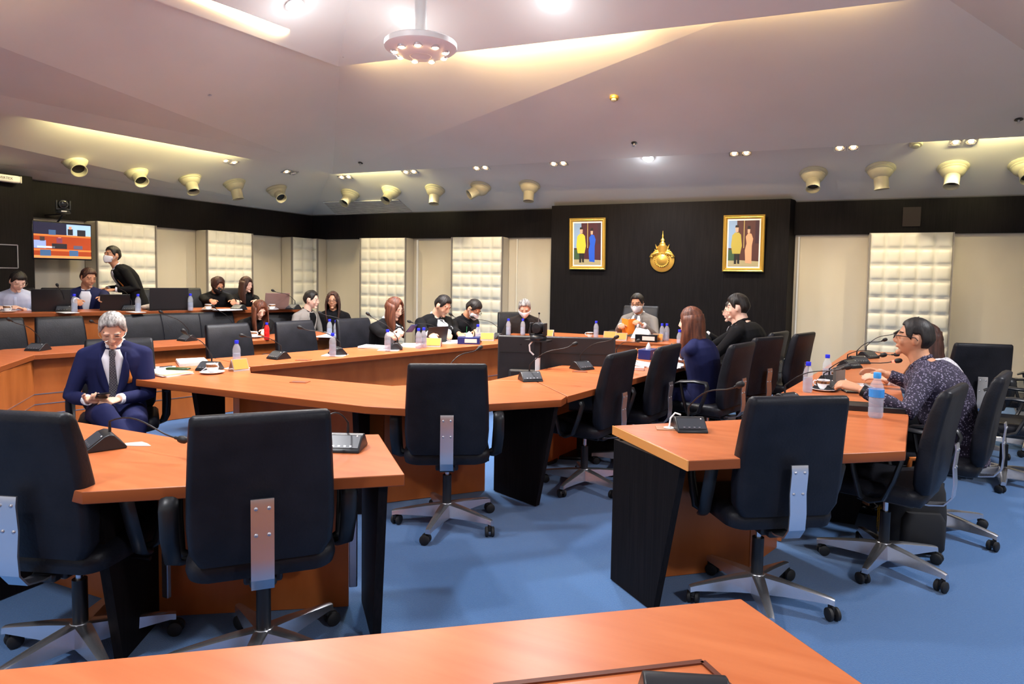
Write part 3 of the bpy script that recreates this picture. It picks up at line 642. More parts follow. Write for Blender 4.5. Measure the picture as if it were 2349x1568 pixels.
def papers(bx, by, z, rot, label, n=3, w=.21, d=.297, top=None):
    o = PZ(bx, by, z); e = empty('paper_stack', o, math.radians(rot), label, 'papers')
    random.seed(bx)
    for k in range(n):
        b = MB(); h = .006; a = random.uniform(-.12, .12)
        N = 6; vs = []; F = Matrix.Rotation(a, 4, 'Z')
        for zz in (0, 1):
            for i in range(N+1):
                for s in (-1, 1):
                    u = i/N-.5; vs.append((s*w/2+random.uniform(-.002, .002), u*d, k*h+zz*h*.92+.012*max(0, abs(u)-.3)*(k == n-1)*zz))
        fs = []
        for i in range(N):
            q = 2*i; fs += [(q, q+2, q+3, q+1), (q+14, q+15, q+17, q+16), (q, q+14, q+16, q+2), (q+1, q+3, q+17, q+15)]
        fs += [(0, 1, 15, 14), (12, 26, 27, 13)]
        b.add(vs, fs, F).build('sheet_bundle', top if (top and k == n-1) else M['paper'], e, 30)
    return e
def tent(bx, by, z, rot, label, w=.12, s=1.):
    o = PZ(bx, by, z); e = empty('name_card', o, math.radians(rot), label, 'name card', 'orange tent name cards'); h = .085*s; q = .05*s
    MB().add([(-w/2, -q, 0), (w/2, -q, 0), (w/2, 0, h), (-w/2, 0, h), (-w/2, q, 0), (w/2, q, 0)], [(0, 1, 2, 3), (3, 2, 5, 4)]).build('holder', nmat('clear acrylic', (.75, .72, .7), .1, trans=.6, ior=1.1), e, solid=.003)
    for sg in (-1, 1):
        MB().add([(-w*.46, sg*(q*.9), .013), (w*.46, sg*q*.9, .013), (w*.46, sg*.004, h*.98), (-w*.46, sg*.004, h*.98)], [(0, 1, 2, 3)]).build('card', M['orange'], e, solid=.001, loc=(0, sg*.003, .002))
    return e
def laptop(bx, by, z, rot, label, mat, w=.34, d=.23, tilt=15, wpos=None):
    """rot: direction (deg, like chairs) the user looks; the lid's back is on the far side from the user"""
    o = wpos or PZ(bx, by, z); e = empty('laptop', o, math.radians(rot), label, 'laptop', 'laptops')
    MB().box((0, -d/2, .009), (w, d, .016)).build('keyboard_base', mat, e, bevel=.004)
    MB().box((0, -d*.42, .0178), (w*.86, d*.5, .001)).build('keys', M['rubber'], e)
    G = Matrix.Translation((0, 0, .016))@Matrix.Rotation(-math.radians(tilt), 4, 'X')
    l = MB().box((0, .004, d/2), (w, .008, d), G).build('lid', mat, e, bevel=.003)
    MB().box((0, -.0008, d/2), (w*.94, .001, d*.88), G).build('screen', nmat('laptop screen', (.1, .12, .15), .15, emit=(.3, .4, .55), estr=.4), l)
    return e
# ---- C / old man's corner
papers(441, 833, TZ, 60, 'thick white paper stack at the left tip of the front desk', 4)
papers(385, 857, TZ, 80, 'yellowish document stack under the dark glasses case', 3, top=nmat('pale yellow paper', (.85, .82, .5), .6))
o = PZ(409, 853, TZ)+Vector((0, 0, .019)); slab('glasses_case', 0, 0, 0, .17, .05, .014, 20, nmat('dark green case', (.03, .06, .02), .3), 'dark green slim case lying on the yellowish documents', 'case', o, bev=.005)
b = papers(372, 849, TZ, 40, 'loose curled notes beside the old man with a pen on them', 2, .15, .24)
MB().tube([(-.03, .05, .018), (.05, .09, .02)], .004, 8).build('pen', M['plastic'], b, 60)
cup(487, 856, TZ, 'white coffee cup with brown band on the front desk, nearest the camera', 180)
mic(482, 848, TZ, 424, 762, 'microphone behind the coffee cup at the left tip of the front desk')
o = slab('saucer_mat', 543, 845, TZ, .16, .11, .004, 15, M['paper'], 'white square mat under the bottle and orange card', 'mat')
bottle(543, 838, TZ+.004, 'water bottle behind the orange card on the front desk', .20)
tent(548, 849, TZ, 70, 'orange tent card beside the coffee cup, nearest the camera')
MB_ = None
def hatch(bx, by, label):
    o = PZ(bx, by, TZ); b = MB().box((0, 0, .002), (.12, .07, .004)).build('cable_hatch', nmat('brown hatch', (.32, .09, .03), .4), None); b.location = o+Vector((0, 0, .0005)); b.rotation_euler = (0, 0, .3)
    MB().box((0, -.02, .005), (.09, .008, .003)).build('slot', M['steel'], b); tag(b, label, 'cable hatch')
hatch(688, 876, 'cable hatch in the front desk between coffee cup and middle chair'); hatch(696, 826, 'cable hatch on the left inner desk between the first two microphones'); hatch(1330, 852, 'cable hatch on the right leg behind the second microphone')
# ---- D
mic(640, 822, TZ, 559, 770, 'microphone on the left inner desk, nearest the camera')
slab('folder', 768, 815, TZ, .2, .16, .006, 20, M['paper'], 'white folder under the second microphone on the left inner desk', 'folder')
mic(775, 812, TZ+.006, 692, 752, 'microphone behind a bottle on the left inner desk, second from the camera')
bottle(763, 816, TZ+.006, 'water bottle before the second microphone on the left inner desk')
slab('folder', 893, 803, TZ, .2, .15, .006, 20, M['paper'], 'white folder under the third microphone on the left inner desk', 'folder')
mic(907, 800, TZ+.006, 847, 722, 'microphone before the woman with the phone')
bottle(889, 804, TZ+.006, 'water bottle before the woman with the phone')
papers(862, 797, TZ, 100, 'closed book stack before the woman with the phone', 3)
papers(940, 793, TZ, 20, 'white papers right of the woman with the phone', 2)
bottle(960, 799, TZ, 'left one of two bottles before the man in black suit and tie'); bottle(972, 797, TZ, 'right one of two bottles before the man in black suit and tie')
tent(995, 794, TZ, 20, 'orange card before the man in black suit and tie', .16)
papers(1035, 785, TZ, 20, 'papers under the writing hand of the man in black suit', 2)
mic(1010, 783, TZ, 942, 738, 'microphone half hidden by the laptop of the man in black suit')
laptop(1000, 788, TZ, -115, 'open black laptop before the man in black suit', M['plastic'], .26, .18)
def tissue(bx, by, z, rot, label, mat, w=.24, d=.12, h=.075, wpos=None):
    o = wpos or PZ(bx, by, z); b = MB().box((0, 0, h/2), (w, d, h)).build('tissue_box', mat, None, bevel=.003); b.location = o; b.rotation_euler = (0, 0, math.radians(rot))
    MB().box((w*.1, -d/2-.001, h*.5), (w*.55, .002, h*.55)).build('label', M['label'], b)
    t = MB(); t.loft([[Vector((.04*math.cos(a)*k*(1+.3*math.sin(3*a)), .02*math.sin(a)*k, zz)) for a in [2*math.pi*i/10 for i in range(10)]] for k, zz in ((1, h-.002), (.9, h+.02), (.5, h+.045), (.1, h+.06))])
    t.build('tissue', M['paper'], b, 60); return tag(b, label, 'tissue box')
tissue(1076, 788, TZ, 22, 'navy tissue box with a pale label before the masked man in black', M['navybox'])
mic(1085, 784, TZ, 1036, 722, 'microphone reaching up to the chin of the masked man in black')
bottle(1096, 786, TZ, 'water bottle between navy tissue box and orange card')
tent(1118, 780, TZ, 20, 'orange card left of the big black monitor', .16)
papers(1107, 772, TZ, 20, 'white sheet behind the orange card left of the monitor', 1)
mic(1142, 776, TZ, 1086, 728, 'microphone before the grey-haired man, ending left of his chest')
cu = PZ(1068, 781, TZ); MB().lathe([(0, 0), (.025, 0), (.032, .08), (.033, .085), (0, .085)], 16).build('drinking_cup', nmat('frosted cup', (.8, .75, .7), .3), None, 50, loc=cu+Vector((0,.02,0))); c = bpy.data.objects['drinking_cup']; tag(c, 'frosted cup with a green straw before the masked man in black', 'cup')
MB().tube([(0, 0, .08), (.004, 0, .16)], .003, 6).build('straw', nmat('green straw', (.02, .2, .08), .4), c)
# ---- E
bottle(1166, 768, TZ, 'water bottle left of the pair before the grey-haired man'); bottle(1199, 768, TZ, 'water bottle right of the grey-haired man')
tent(1256, 772, TZ, 5, 'orange card right of the small camera, behind the monitor', .16)
bottle(1367, 774, TZ, 'water bottle at the left of the head desk'); cup(1353, 773, TZ, 'white cup at the left of the head desk', 0, False)
tent(1400, 776, TZ, 5, 'first orange card at the left of the man in grey', .16); tent(1425, 780, TZ, 5, 'second orange card at the left of the man in grey', .14)
tissue(1484, 783, TZ, 3, 'black tissue box with white label before the man in grey', M['blackgloss'], .26, .12, .085)
bottle(1518, 781, TZ, 'left of two bottles beside the man in grey'); bottle(1529, 781, TZ, 'right of two bottles beside the man in grey')
tent(1509, 782, TZ, 5, 'pale card right of the black tissue box', .12)
# ---- C2 right leg
mic(1216, 872, TZ, 1314, 791, 'microphone on the front desk right of the middle chair', rot=-140)
mic(1334, 846, TZ, 1410, 775, 'microphone behind the chair at the right leg', rot=-120)
mic(1030, 880, TZ, 1098, 799, 'microphone hidden behind the middle chair, only its head showing', far=True, L=.34)
bottle(1389, 832, TZ, 'water bottle behind the nearest chair of the right leg')
mic(1418, 830, TZ, 1462, 782, 'microphone beside the white cup on the right leg', rot=-100)
cup(1442, 834, TZ, 'white coffee cup with a brown band on the right leg', -20)
tent(1458, 820, TZ, 100, 'orange card behind the white cup on the right leg')
tissue(1487, 822, TZ, 80, 'navy tissue box on the right leg beside the green folder', M['navybox'], .2, .12, .09)
slab('green_folder', 1507, 812, TZ, .16, .2, .02, 60, nmat('green folder', (.01, .16, .13), .4), 'dark green folder behind the second chair of the right leg', 'folder')
slab('orange_box', 1438, 846, TZ, .17, .07, .018, 10, nmat('orange box', (.85, .22, .08), .5), 'orange pencil box on the right leg', 'box')
slab('white_box', 1462, 848, TZ, .11, .07, .024, 10, nmat('pinkish white box', (.85, .72, .68), .5), 'small pinkish white box beside the orange pencil box', 'box')
papers(1470, 836, TZ, 60, 'white sheets between the two chairs of the right leg', 2)
papers(1537, 838, TZ, 70, 'open white notebook under the hands of the woman in navy', 3, .24, .3)
bottle(1558, 800, TZ, 'water bottle before the face of the woman in navy'); tent(1545, 805, TZ, 80, 'orange card before the woman in navy', .14)
# ---- B
mic(240, 1025, TZ, 412, 1006, 'large microphone on the near left desk, left of the big chair', L=.42, rot=155)
mic(795, 1028, TZ, 722, 962, 'microphone on the near left desk, right of the big chair', L=.25, rot=-158)
o = PZ(318, 1018, TZ); b = MB().add([(-.06, -.02, 0), (-.02, -.045, 0), (.02, -.03, 0), (.08, .0, 0), (.03, .02, 0), (-.02, .03, 0)], [(0, 1, 2, 3, 4, 5)]).build('torn_tape', nmat('pale tape', (.7, .6, .5), .5), None, solid=.001, loc=o+Vector((0, 0, .001))); tag(b, 'torn pale tape on the near left desk beside the microphone', 'tape')
# ---- F
mic(1580, 985, TZ, 1693, 884, 'microphone on the near right desk with a white plug beside it', L=.42, rot=-155)
o = PZ(1535, 983, TZ); e = empty('cable_plate', o, 0, 'silver cable outlet plate with white cable at the near right desk', 'cable outlet')
MB().box((0, 0, .002), (.13, .08, .004), None, .3).build('plate', nmat('brown plate', (.45, .22, .12), .4), e); MB().lathe([(0, .004), (.025, .004), (.028, .007), (0, .008)], 16).build('socket', M['white'], e, 40)
MB().tube([(-.0, .0, .006), (.002, .02, .05), (.02, .04, .075), (.05, .03, .07)], .005, 8).build('cable', M['white'], e, 60)
lab = ['farthest', 'second farthest', 'middle', 'second nearest', 'nearest']
for k, (bx, by, hx, hy, L) in enumerate(((1990, 820, 2058, 762, .36), (1968, 832, 2027, 780, .36), (1948, 842, 2052, 813, .40), (1906, 880, 2022, 815, .46), (1895, 893, 2054, 828, .46))):
    mic(bx, by, TZ, hx, hy, lab[k]+' microphone in the cluster before the man in the patterned shirt'+(', its ring glowing red' if k == 4 else ''), L, lit=(k == 4), far=False)
mic(1806, 925, TZ, 1940, 843, 'long microphone rising from behind the near right chair', .42)
bottle(1852, 899, TZ, 'water bottle nearest the aisle on the right desk'); bottle(1896, 876, TZ, 'water bottle behind the microphones on the right desk')
bottle(2008, 957, TZ, 'big water bottle with light blue cap and label at the elbow of the patterned shirt', .25, 'big')
cup(1888, 895, TZ, 'white coffee cup nearest on the right desk', 0); cup(1913, 872, TZ, 'white coffee cup behind the microphones on the right desk', 0)
papers(1972, 888, TZ, 20, 'white note pad before the patterned shirt', 2, .14, .2); slab('tablet', 1975, 900, TZ, .22, .1, .012, 15, M['blackgloss'], 'black tablet under the note pad of the man in the patterned shirt', 'tablet')
slab('black_binder', 1985, 938, TZ, .38, .16, .03, 8, M['plastic'], 'black binder under the forearm of the man in the patterned shirt', 'binder')
slab('desk_screen', 1924, 884, TZ, .02, .2, .14, -20, nmat('grey screen back', (.12, .12, .11), .4), 'grey little screen standing among the microphones', 'screen')
# ---- G
mic(88, 803, TZ, 24, 734, 'microphone at the far left of the outer ring'); mic(430, 781, TZ, 372, 717, 'microphone left of the small green lights on the outer left desk')
mic(534, 768, TZ, 491, 704, 'microphone left of the woman writing')
mic(262, 790, TZ, 212, 738, 'microphone behind the old man’s head'.replace('’', ''))
cup(582, 775, TZ, 'white coffee cup before the woman writing', 180); bottle(612, 779, TZ, 'small bottle of red drink beside the woman writing', .19, 'red')
bottle(756, 772, TZ, 'left of two bottles before the woman in glasses'); bottle(771, 775, TZ, 'right of two bottles before the woman in glasses')
papers(757, 771, TZ, 20, 'papers before the woman in glasses', 2); mic(800, 770, TZ, 737, 718, 'microphone before the woman in glasses')
papers(567, 773, TZ, 20, 'papers under the hands of the woman writing', 1)
# ---- R
cup(18, 716, RZ, 'white coffee cup at the far left of the raised desk', 180); laptop(118, 714, RZ, -121, 'open black laptop before the man in the light blue shirt', M['plastic'], .36, .25, 18)
mic(148, 714, RZ, 132, 655, 'microphone between the laptop and the man in the navy jacket'); bottle(171, 716, RZ, 'water bottle before the man in the navy jacket')
slab('folder', 155, 717, RZ, .24, .14, .005, -10, M['paper'], 'white folder before the man in the navy jacket', 'folder')
cup(246, 711, RZ, 'white cups on a tray right of the man in the navy jacket', 0)
laptop(264, 712, RZ, -121, 'open laptop before the standing man', M['plastic'], .3, .19, 20)
mic(300, 712, RZ, 270, 657, 'microphone before the standing man'); bottle(317, 715, RZ, 'water bottle beside the cloth bag')
slab('folder', 312, 716, RZ, .22, .12, .005, -10, M['paper'], 'white folder beside the cloth bag', 'folder')
o = PZ(352, 710, RZ); b = MB(); b.ell((0, 0, .035), (.14, .06, .04), None, 16, 8); b.ell((-.1, 0, .03), (.06, .05, .03), None, 12, 8)
tag(b.build('cloth_bag', nmat('beige cloth', (.5, .43, .36), .9), None, 80, loc=o+Vector((0, .02, 0)), rot=(0, 0, .9)), 'crumpled beige cloth bag on the raised desk', 'bag')
laptop(388, 712, RZ, -118, 'wide black screen on the raised desk', M['plastic'], .42, .26, 6); bottle(437, 712, RZ, 'water bottle left of the person with the black mask')
slab('cardboard_box', 0, 0, 0, .3, .12, .1, 55, nmat('cardboard', (.42, .32, .12), .8), 'cardboard box top behind the empty raised chair', 'box', PZ(425, 700, RZ)+Vector((-.55, .45, -.02-.14)))
cup(478, 711, RZ, 'white coffee cup before the person with the black mask', 180); papers(520, 711, RZ, -20, 'white papers before the person with the black mask', 2)
mic(548, 710, RZ, 506, 663, 'microphone before the woman with long brown hair')
laptop(634, 709, RZ, -125, 'open rose-brown laptop at the end of the raised desk', nmat('rose laptop', (.28, .17, .15), .35), .3, .22, 25)
cup(624, 711, RZ, 'white coffee cup before the rose-brown laptop', 0); mic(674, 709, RZ, 628, 667, 'microphone at the end of the raised desk')
o = PZ(653, 705, RZ); e = empty('milk_jug', o, 0, 'pale yellow plastic jug with a blue cap beside the rose-brown laptop', 'jug')
MB().lathe([(0, 0), (.04, 0), (.045, .01), (.045, .12), (.02, .16), (.018, .17)], 16).build('jug_body', nmat('pale yellow plastic', (.75, .74, .45), .4), e, 50); MB().lathe([(.02, .165), (.02, .19), (0, .19)], 14).build('cap', M['capL'], e, 40)
# ================================================================ WALL THINGS
# television
tA, tB = PX(75, 512, -8.78), PX(212, 517, -8.78); zt, zb_ = 2.10, 1.615
y0, y1 = tA.y, tB.y; yc = (y0+y1)/2; wT = y1-y0
e = empty('television', (-8.83, yc, (zt+zb_)/2), 0, 'wall television showing the meeting room in the upper left', 'television')
hT = zt-zb_
MB().box((0, 0, 0), (.06, wT, hT)).build('housing', M['blackgloss'], e, bevel=.008)
MB().box((-.16, 0, 0), (.26, .2, .2)).build('wall_mount', M['plastic'], e)
def emis(n, c, s=1.): return nmat('screen '+n, c, .4, emit=c, estr=s)
scr = MB().box((.0315, 0, 0), (.002, wT-.03, hT-.03)).build('screen', emis('dark', (.01, .01, .03)), e)
def px2(u0, v0, u1, v1, n, c, dx=.0335):   # u,v in 0..1 (v from top)
    w_, h_ = wT-.03, hT-.03; b = MB().box((dx, (-.5+(u0+u1)/2)*w_, (.5-(v0+v1)/2)*h_), (.0012, (u1-u0)*w_, abs(v1-v0)*h_)); b.build('picture_area', emis(n, c, .5), scr)
px2(.56, .02, 1, .36, 'wall', (.35, .55, .8)); px2(0, .33, 1, .38, 'tabletop', (.75, .2, .05), .034); px2(0, .38, 1, .74, 'panel', (.35, .05, .015)); px2(0, .74, 1, .79, 'tabletop', (.75, .2, .05), .034)
px2(0, .79, 1, .94, 'panel', (.35, .05, .015)); px2(0, .92, 1, .99, 'front', (.9, .32, .1), .034)
for (u, v, w, h, n, c) in ((.25, .2, .12, .14, 'chair', (.05, .12, .28)), (.1, .76, .18, .17, 'chair', (.05, .12, .28)), (.6, .76, .16, .16, 'chair', (.05, .12, .28)), (.58, .15, .09, .17, 'dark person', (.02, .02, .03)), (.75, .16, .15, .18, 'dark person', (.02, .02, .03)),
    (.0, .5, .2, .22, 'shirt', (.3, .4, .75)), (.3, .58, .26, .14, 'dark person', (.02, .02, .03)), (.38, .42, .1, .14, 'maroon', (.2, .05, .1)), (.1, .4, .08, .12, 'hair', (.05, .03, .03)), (.05, .66, .3, .05, 'papers', (.8, .8, .85)), (.68, .62, .16, .1, 'grey chair', (.1, .1, .18)), (.6, .08, .05, .08, 'skin', (.7, .3, .2)), (.41, .4, .05, .07, 'skin', (.7, .3, .2))):
    px2(u, v, u+w, v+h, n, c, .0352)
# ptz cameras
def ptz(loc, rz, label, s=1.):
    e = empty('video_camera', loc, rz, label, 'video camera'); 
    MB().lathe([(.0, 0), (.07*s, 0), (.075*s, .012*s), (.07*s, .03*s), (.05*s, .045*s), (0, .045*s)], 22).build('base', M['plastic'], e, 40)
    b = MB()
    for sg in (-1, 1): b.box((sg*.062*s, 0, .09*s), (.018*s, .07*s, .11*s))
    b.box((0, 0, .045*s), (.13*s, .07*s, .02*s)); b.build('yoke', M['plastic'], e, bevel=.006)
    G = Matrix.Translation((0, 0, .10*s))@Matrix.Rotation(-math.pi/2, 4, 'X')
    hd = MB().lathe([(0, -.06*s), (.04*s, -.055*s), (.052*s, -.02*s), (.052*s, .03*s), (.045*s, .055*s), (.0, .055*s)], 22, G).build('camera_head', M['plastic'], e, 50)
    MB().lathe([(.036*s, .053*s), (.038*s, .062*s), (.03*s, .064*s), (.024*s, .058*s), (0, .06*s)], 20, G).build('lens', M['blackgloss'], hd, 40)
    MB().box((0, .072*s, .02*s), (.05*s, .006*s, .012*s)).build('front_light', M['white'], e); return e
p = PX(145, 484, -8.75); ptz((-8.75, p.y, p.z-.03), math.radians(-115), 'dark dome video camera on a bracket above the television', 1.15)
b = MB().box((-.16, 0, -.012), (.36, .06, .02)); b.tube([(0, 0, -.02), (-.12, 0, -.12), (-.3, 0, -.2)], .012, 6); 
b = b.build('camera_bracket', M['plastic'], None, loc=(-8.77, p.y, p.z-.035)); tag(b, 'black bracket holding the video camera above the television', 'bracket')
# projection screen housing
q = PX(52, 412, XL+.50); hz = q.z
e = empty('projection_screen_housing', (XL+.42, q.y-.75, hz), 0, 'white projection screen housing with lettering at the upper left edge', 'screen housing')
MB().box((0, 0, 0), (.1, 1.5, .085)).build('case', M['white'], e, bevel=.02)
MB().box((.0, .755, 0), (.1, .012, .085)).build('end_cap', M['pad'], e, bevel=.01)
tc = bpy.data.curves.new('lettering', 'FONT'); tc.body = 'VERTEX'; tc.size = .042; tc.align_x = 'CENTER'; tc.align_y = 'CENTER'; tc.extrude = .001
to = bpy.data.objects.new('lettering', tc); COL.objects.link(to); to.parent = e; to.location = (.0515, .585, 0); to.rotation_euler = (math.pi/2, 0, math.pi/2); tc.materials.append(nmat('dark lettering', (.12, .07, .06), .6))
bpy.context.view_layer.update()
lm = bpy.data.meshes.new_from_object(to.evaluated_get(bpy.context.evaluated_depsgraph_get())); to2 = bpy.data.objects.new('lettering', lm); COL.objects.link(to2); to2.parent = e; to2.location = to.location; to2.rotation_euler = to.rotation_euler; bpy.data.objects.remove(to); to2.name = 'lettering'
# framed portraits: generic standing pairs
def portrait(cs, label, cols, tiltx):
    P_ = [PY(x, y, 10.08) for x, y in cs]; cx = sum(p.x for p in P_)/4; zt = (P_[0].z+P_[1].z)/2; zb = (P_[2].z+P_[3].z)/2; w = P_[1].x-P_[0].x+.0; h = zt-zb
    e = empty('framed_portrait', (cx, 10.085, (zt+zb)/2), 0, label, 'framed picture', 'gilt framed portraits'); e.rotation_euler = (math.radians(3), 0, 0)
    fw = .055
    f = MB(); prof = [(0, .0), (0, -.035), (.012, -.045), (.025, -.038), (.035, -.042), (fw, -.02), (fw, 0)]
    rings = []
    for (sx, sz) in ((-1, -1), (1, -1), (1, 1), (-1, 1)):
        rings.append([Vector((sx*(w/2-a), b, sz*(h/2-a))) for a, b in prof])
    rings.append(rings[0]); f.loft(rings, False, True).build('gilt_frame', M['gold'], e, 30)
    iw, ih = w/2-fw, h/2-fw
    MB().box((0, -.008, 0), (iw*2, .012, ih*2)).build('mat_board', M['paper'], e)
    iw -= .02; ih -= .025
    pic = MB().box((0, -.016, 0), (iw*2, .004, ih*2)).build('picture', nmat('picture '+cols[0], cols[1], .35), e)
    def pp(pts, n, c, dy): MB().add([(x*iw, -.0185-dy, z*ih) for x, z in pts], [tuple(range(len(pts)))]).build('painted_area', nmat('picture '+n, c, .4), pic)
    pp([(-1, -.2), (-.45, -.2), (-.45, 1), (-1, 1)], 'sky', (.25, .38, .6), 0); pp([(-1, -1), (1, -1), (1, -.78), (-1, -.7)], 'carpet', cols[6], 0)
    pp([(.75, 0), (1, 0), (1, 1), (.75, 1)], 'side', cols[5], 0); pp([(0, -.2), (.04, -.2), (.04, 1), (0, 1)], 'gold line', (.6, .45, .15), .0002); pp([(-1, -.75), (-.6, -.75), (-.6, -.3), (-1, -.25)], 'bush', (.05, .1, .05), .0003)
    pp([(-.72, -.45), (-.2, -.45), (-.1, -.1), (-.18, .38), (-.32, .48), (-.58, .48), (-.75, .36), (-.82, -.1)], cols[2]+' coat', cols[3], .0006)
    pp([(-.6, -.9), (-.45, -.9), (-.42, -.45), (-.6, -.45)], 'trousers', (.02, .02, .02), .0005); pp([(-.38, -.88), (-.24, -.9), (-.24, -.45), (-.42, -.45)], 'trousers', (.02, .02, .02), .0005)
    pp([(-.54, .5), (-.36, .5), (-.34, .72), (-.45, .78), (-.56, .72)], 'face', (.62, .38, .27), .0008); pp([(-.57, .70), (-.33, .70), (-.36, .8), (-.54, .8)], 'hair', (.02, .015, .015), .001)
    pp([(.15, -.85), (.55, -.88), (.55, -.1), (.62, .2), (.5, .42), (.3, .45), (.14, .3), (.2, 0), (.1, -.3)], cols[2]+' dress', cols[4], .0006)
    pp([(.25, .45), (.4, .45), (.42, .66), (.33, .72), (.24, .66)], 'face', (.62, .38, .27), .0008); pp([(.22, .62), (.44, .62), (.42, .76), (.26, .76)], 'hair', (.02, .015, .015), .001)
    return e
portrait([(1305, 501), (1387, 499), (1390, 617), (1311, 619)], 'gilt framed portrait of a standing pair in yellow and blue, left of the emblem', ('dark', (.07, .02, .03), 'yellow', (.75, .55, .05), (.02, .10, .6), (.05, .02, .03), (.42, .36, .2)), 3)
portrait([(1657, 494), (1752, 492), (1754, 622), (1662, 624)], 'gilt framed portrait of a standing pair in gold and peach, right of the emblem', ('brown', (.09, .035, .03), 'gold', (.45, .36, .07), (.75, .35, .2), (.04, .08, .4), (.45, .2, .1)), 3)
# gold emblem
c = PY(1518, 596, 10.08); r = .185
e = empty('gold_emblem', (c.x, 10.128, c.z), 0, 'gold crest of a disc under a tall spired crown on the dark panel', 'emblem')
RX = Matrix.Rotation(math.pi/2, 4, 'X')
MB().lathe([(0, .05), (.10, .048), (.115, .03), (.165, .025), (r, .018), (r, 0)], 40, RX).build('disc', M['gold'], e, 30)
MB().lathe([(.0, .07), (.05, .066), (.085, .05)], 28, RX).build('medallion', M['gold'], e, 40)
b = MB()
for k in range(24):
    a = 2*math.pi*k/24; b.ell((.105*math.cos(a), -.055, .105*math.sin(a)), (.011, .01, .011), None, 8, 6)
tag(b.build('bead_ring', M['gold'], e, 60))
G = Matrix.Translation((0, -.02, 0))
MB().lathe([(.06, .1), (.065, .13), (.08, .19), (.085, .21), (.07, .215), (.05, .235), (.045, .25), (.05, .255), (.03, .275), (.022, .29), (.035, .3), (.018, .33), (.008, .35), (.015, .365), (.01, .385), (.004, .41), (.003, .44), (0, .45)], 20, G@Matrix.Scale(.5, 4, (0, 1, 0))).build('crown', M['gold'], e, 40)
for s in (-1, 1):
    MB().add([(s*.06, -.03, .12), (s*.115, -.03, .17), (s*.1, -.03, .1)], [(0, 1, 2)]).build('leaf_spike', M['gold'], e, solid=.02)
    MB().add([(s*.07, -.03, .18), (s*.105, -.03, .245), (s*.09, -.03, .17)], [(0, 1, 2)]).build('leaf_spike', M['gold'], e, solid=.02)
    b = MB(); b.tube([(s*.05, -.045, .11), (s*.1, -.05, .10), (s*.15, -.045, .08), (s*.18, -.035, .045), (s*.175, -.03, .03)], [.022, .028, .025, .018, .006], 8); b.ell((s*.155, -.05, .05), (.02, .02, .02)); b.build('ribbon', M['gold'], e, 60)
# ---- big monitor seen from behind, and camera on a white pole in the ring's middle
mA, mB = PZ(1143, 768, 1.0), PZ(1412, 775, 1.0); md = (mB-mA).to_2d().normalized(); wM = (mB-mA).length; mc = (mA+mB)/2
e = empty('large_monitor', (mc.x, mc.y, 0), math.atan2(md.y, md.x), 'back of a large black monitor standing inside the desk ring', 'monitor')
MB().box((0, 0, .69), (wM, .05, .62)).build('housing', nmat('dark grey monitor back', (.022, .022, .026), .42), e, bevel=.012)
MB().box((0, -.045, .55), (wM*.8, .05, .34)).build('rear_bulge', nmat('dark grey monitor back', (0, 0, 0)), e, bevel=.02)
MB().box((.0, -.028, .86), (wM*.96, .004, .006)).build('vent_line', M['rubber'], e)
for x in (-.3, .3): MB().ell((x, -.026, .93), (.006, .004, .006), None, 8, 6).build('screw', M['rubber'], e)
b = MB().box((0, 0, .2), (.12, .08, .4)); b.build('stand_neck', M['plastic'], e); MB().box((0, 0, .015), (.7, .4, .03)).build('stand_foot', M['plastic'], e, bevel=.01)
pp_ = PZ(1234, 852, .74); pp_ = mc+(CAMP-mc).normalized()*.28; d = ray(1234, 800); t = (mc.y-.26-CAMP.y)/d.y; q = CAMP+d*t
e = empty('camera_stand', (q.x, q.y, 0), 0, 'white pole stand with cables in front of the large monitor', 'stand')
MB().box((0, 0, .46), (.036, .03, .88)).build('pole', M['white'], e, bevel=.004); MB().box((0, 0, .915), (.05, .045, .14)).build('clamp', M['plastic'], e, bevel=.005)
MB().box((0, 0, .985), (.2, .12, .012)).build('shelf', M['plastic'], e); MB().lathe([(.0, .02), (.18, .02), (.18, .0)], 24).build('foot', M['plastic'], e)
MB().tube([(-.03, -.03, .99), (-.055, -.05, .95), (-.05, -.05, .90), (-.02, -.04, .87)], .007, 8).build('cable', M['white'], e, 60)
pz_ = ptz((q.x, q.y, .992), math.radians(0), 'black dome video camera on the white pole stand', .95)
MB().tube([(.0, .0, .14), (.005, 0, .21)], .003, 6).build('antenna', M['steel'], pz_); MB().ell((.005, 0, .215), (.009, .009, .009), None, 8, 6).build('antenna_tip', M['plastic'], pz_)
# ---- backpack on the floor and patterned tumbler
o = PZ(2095, 1262, 0); e = empty('backpack', (o.x, o.y+.05, 0), .3, 'black backpack standing on the carpet between the right-hand chairs', 'backpack')
b = MB(); b.loft([[Vector((x*k, y*k, z)) for x, y in rrect(.30, .2, .07, 4)] for z, k in ((0, .9), (.02, 1), (.2, 1.02), (.34, .95), (.42, .8), (.46, .5), (.47, .1))]); b.build('bag_body', nmat('black nylon', (.012, .012, .014), .75), e, 60)
MB().loft([[Vector((x*k, y*k-.1, z)) for x, y in rrect(.22, .08, .03, 4)] for z, k in ((.03, .9), (.05, 1), (.2, 1), (.24, .8))]).build('front_pocket', nmat('black nylon', (0, 0, 0)), e, 60)
for s in (-1, 1): MB().tube([(s*.07+.1, .09, .42), (s*.05+.14, .15, .3), (s*.04+.16, .14, .12), (s*.03+.15, .1, .02)], .009, 6, flat=2).build('strap', M['rubber'], e, 60)
MB().tube([(-.04, 0, .45), (-.03, 0, .51), (.03, 0, .515), (.05, 0, .45)], .01, 8, flat=1.5).build('handle', nmat('orange handle', (.75, .2, .03), .5), e, 60)
o = PZ(2024, 1237, .0); e = empty('tumbler', (o.x, o.y, 0), 0, 'yellow striped tumbler lying beside the backpack on the floor', 'tumbler')
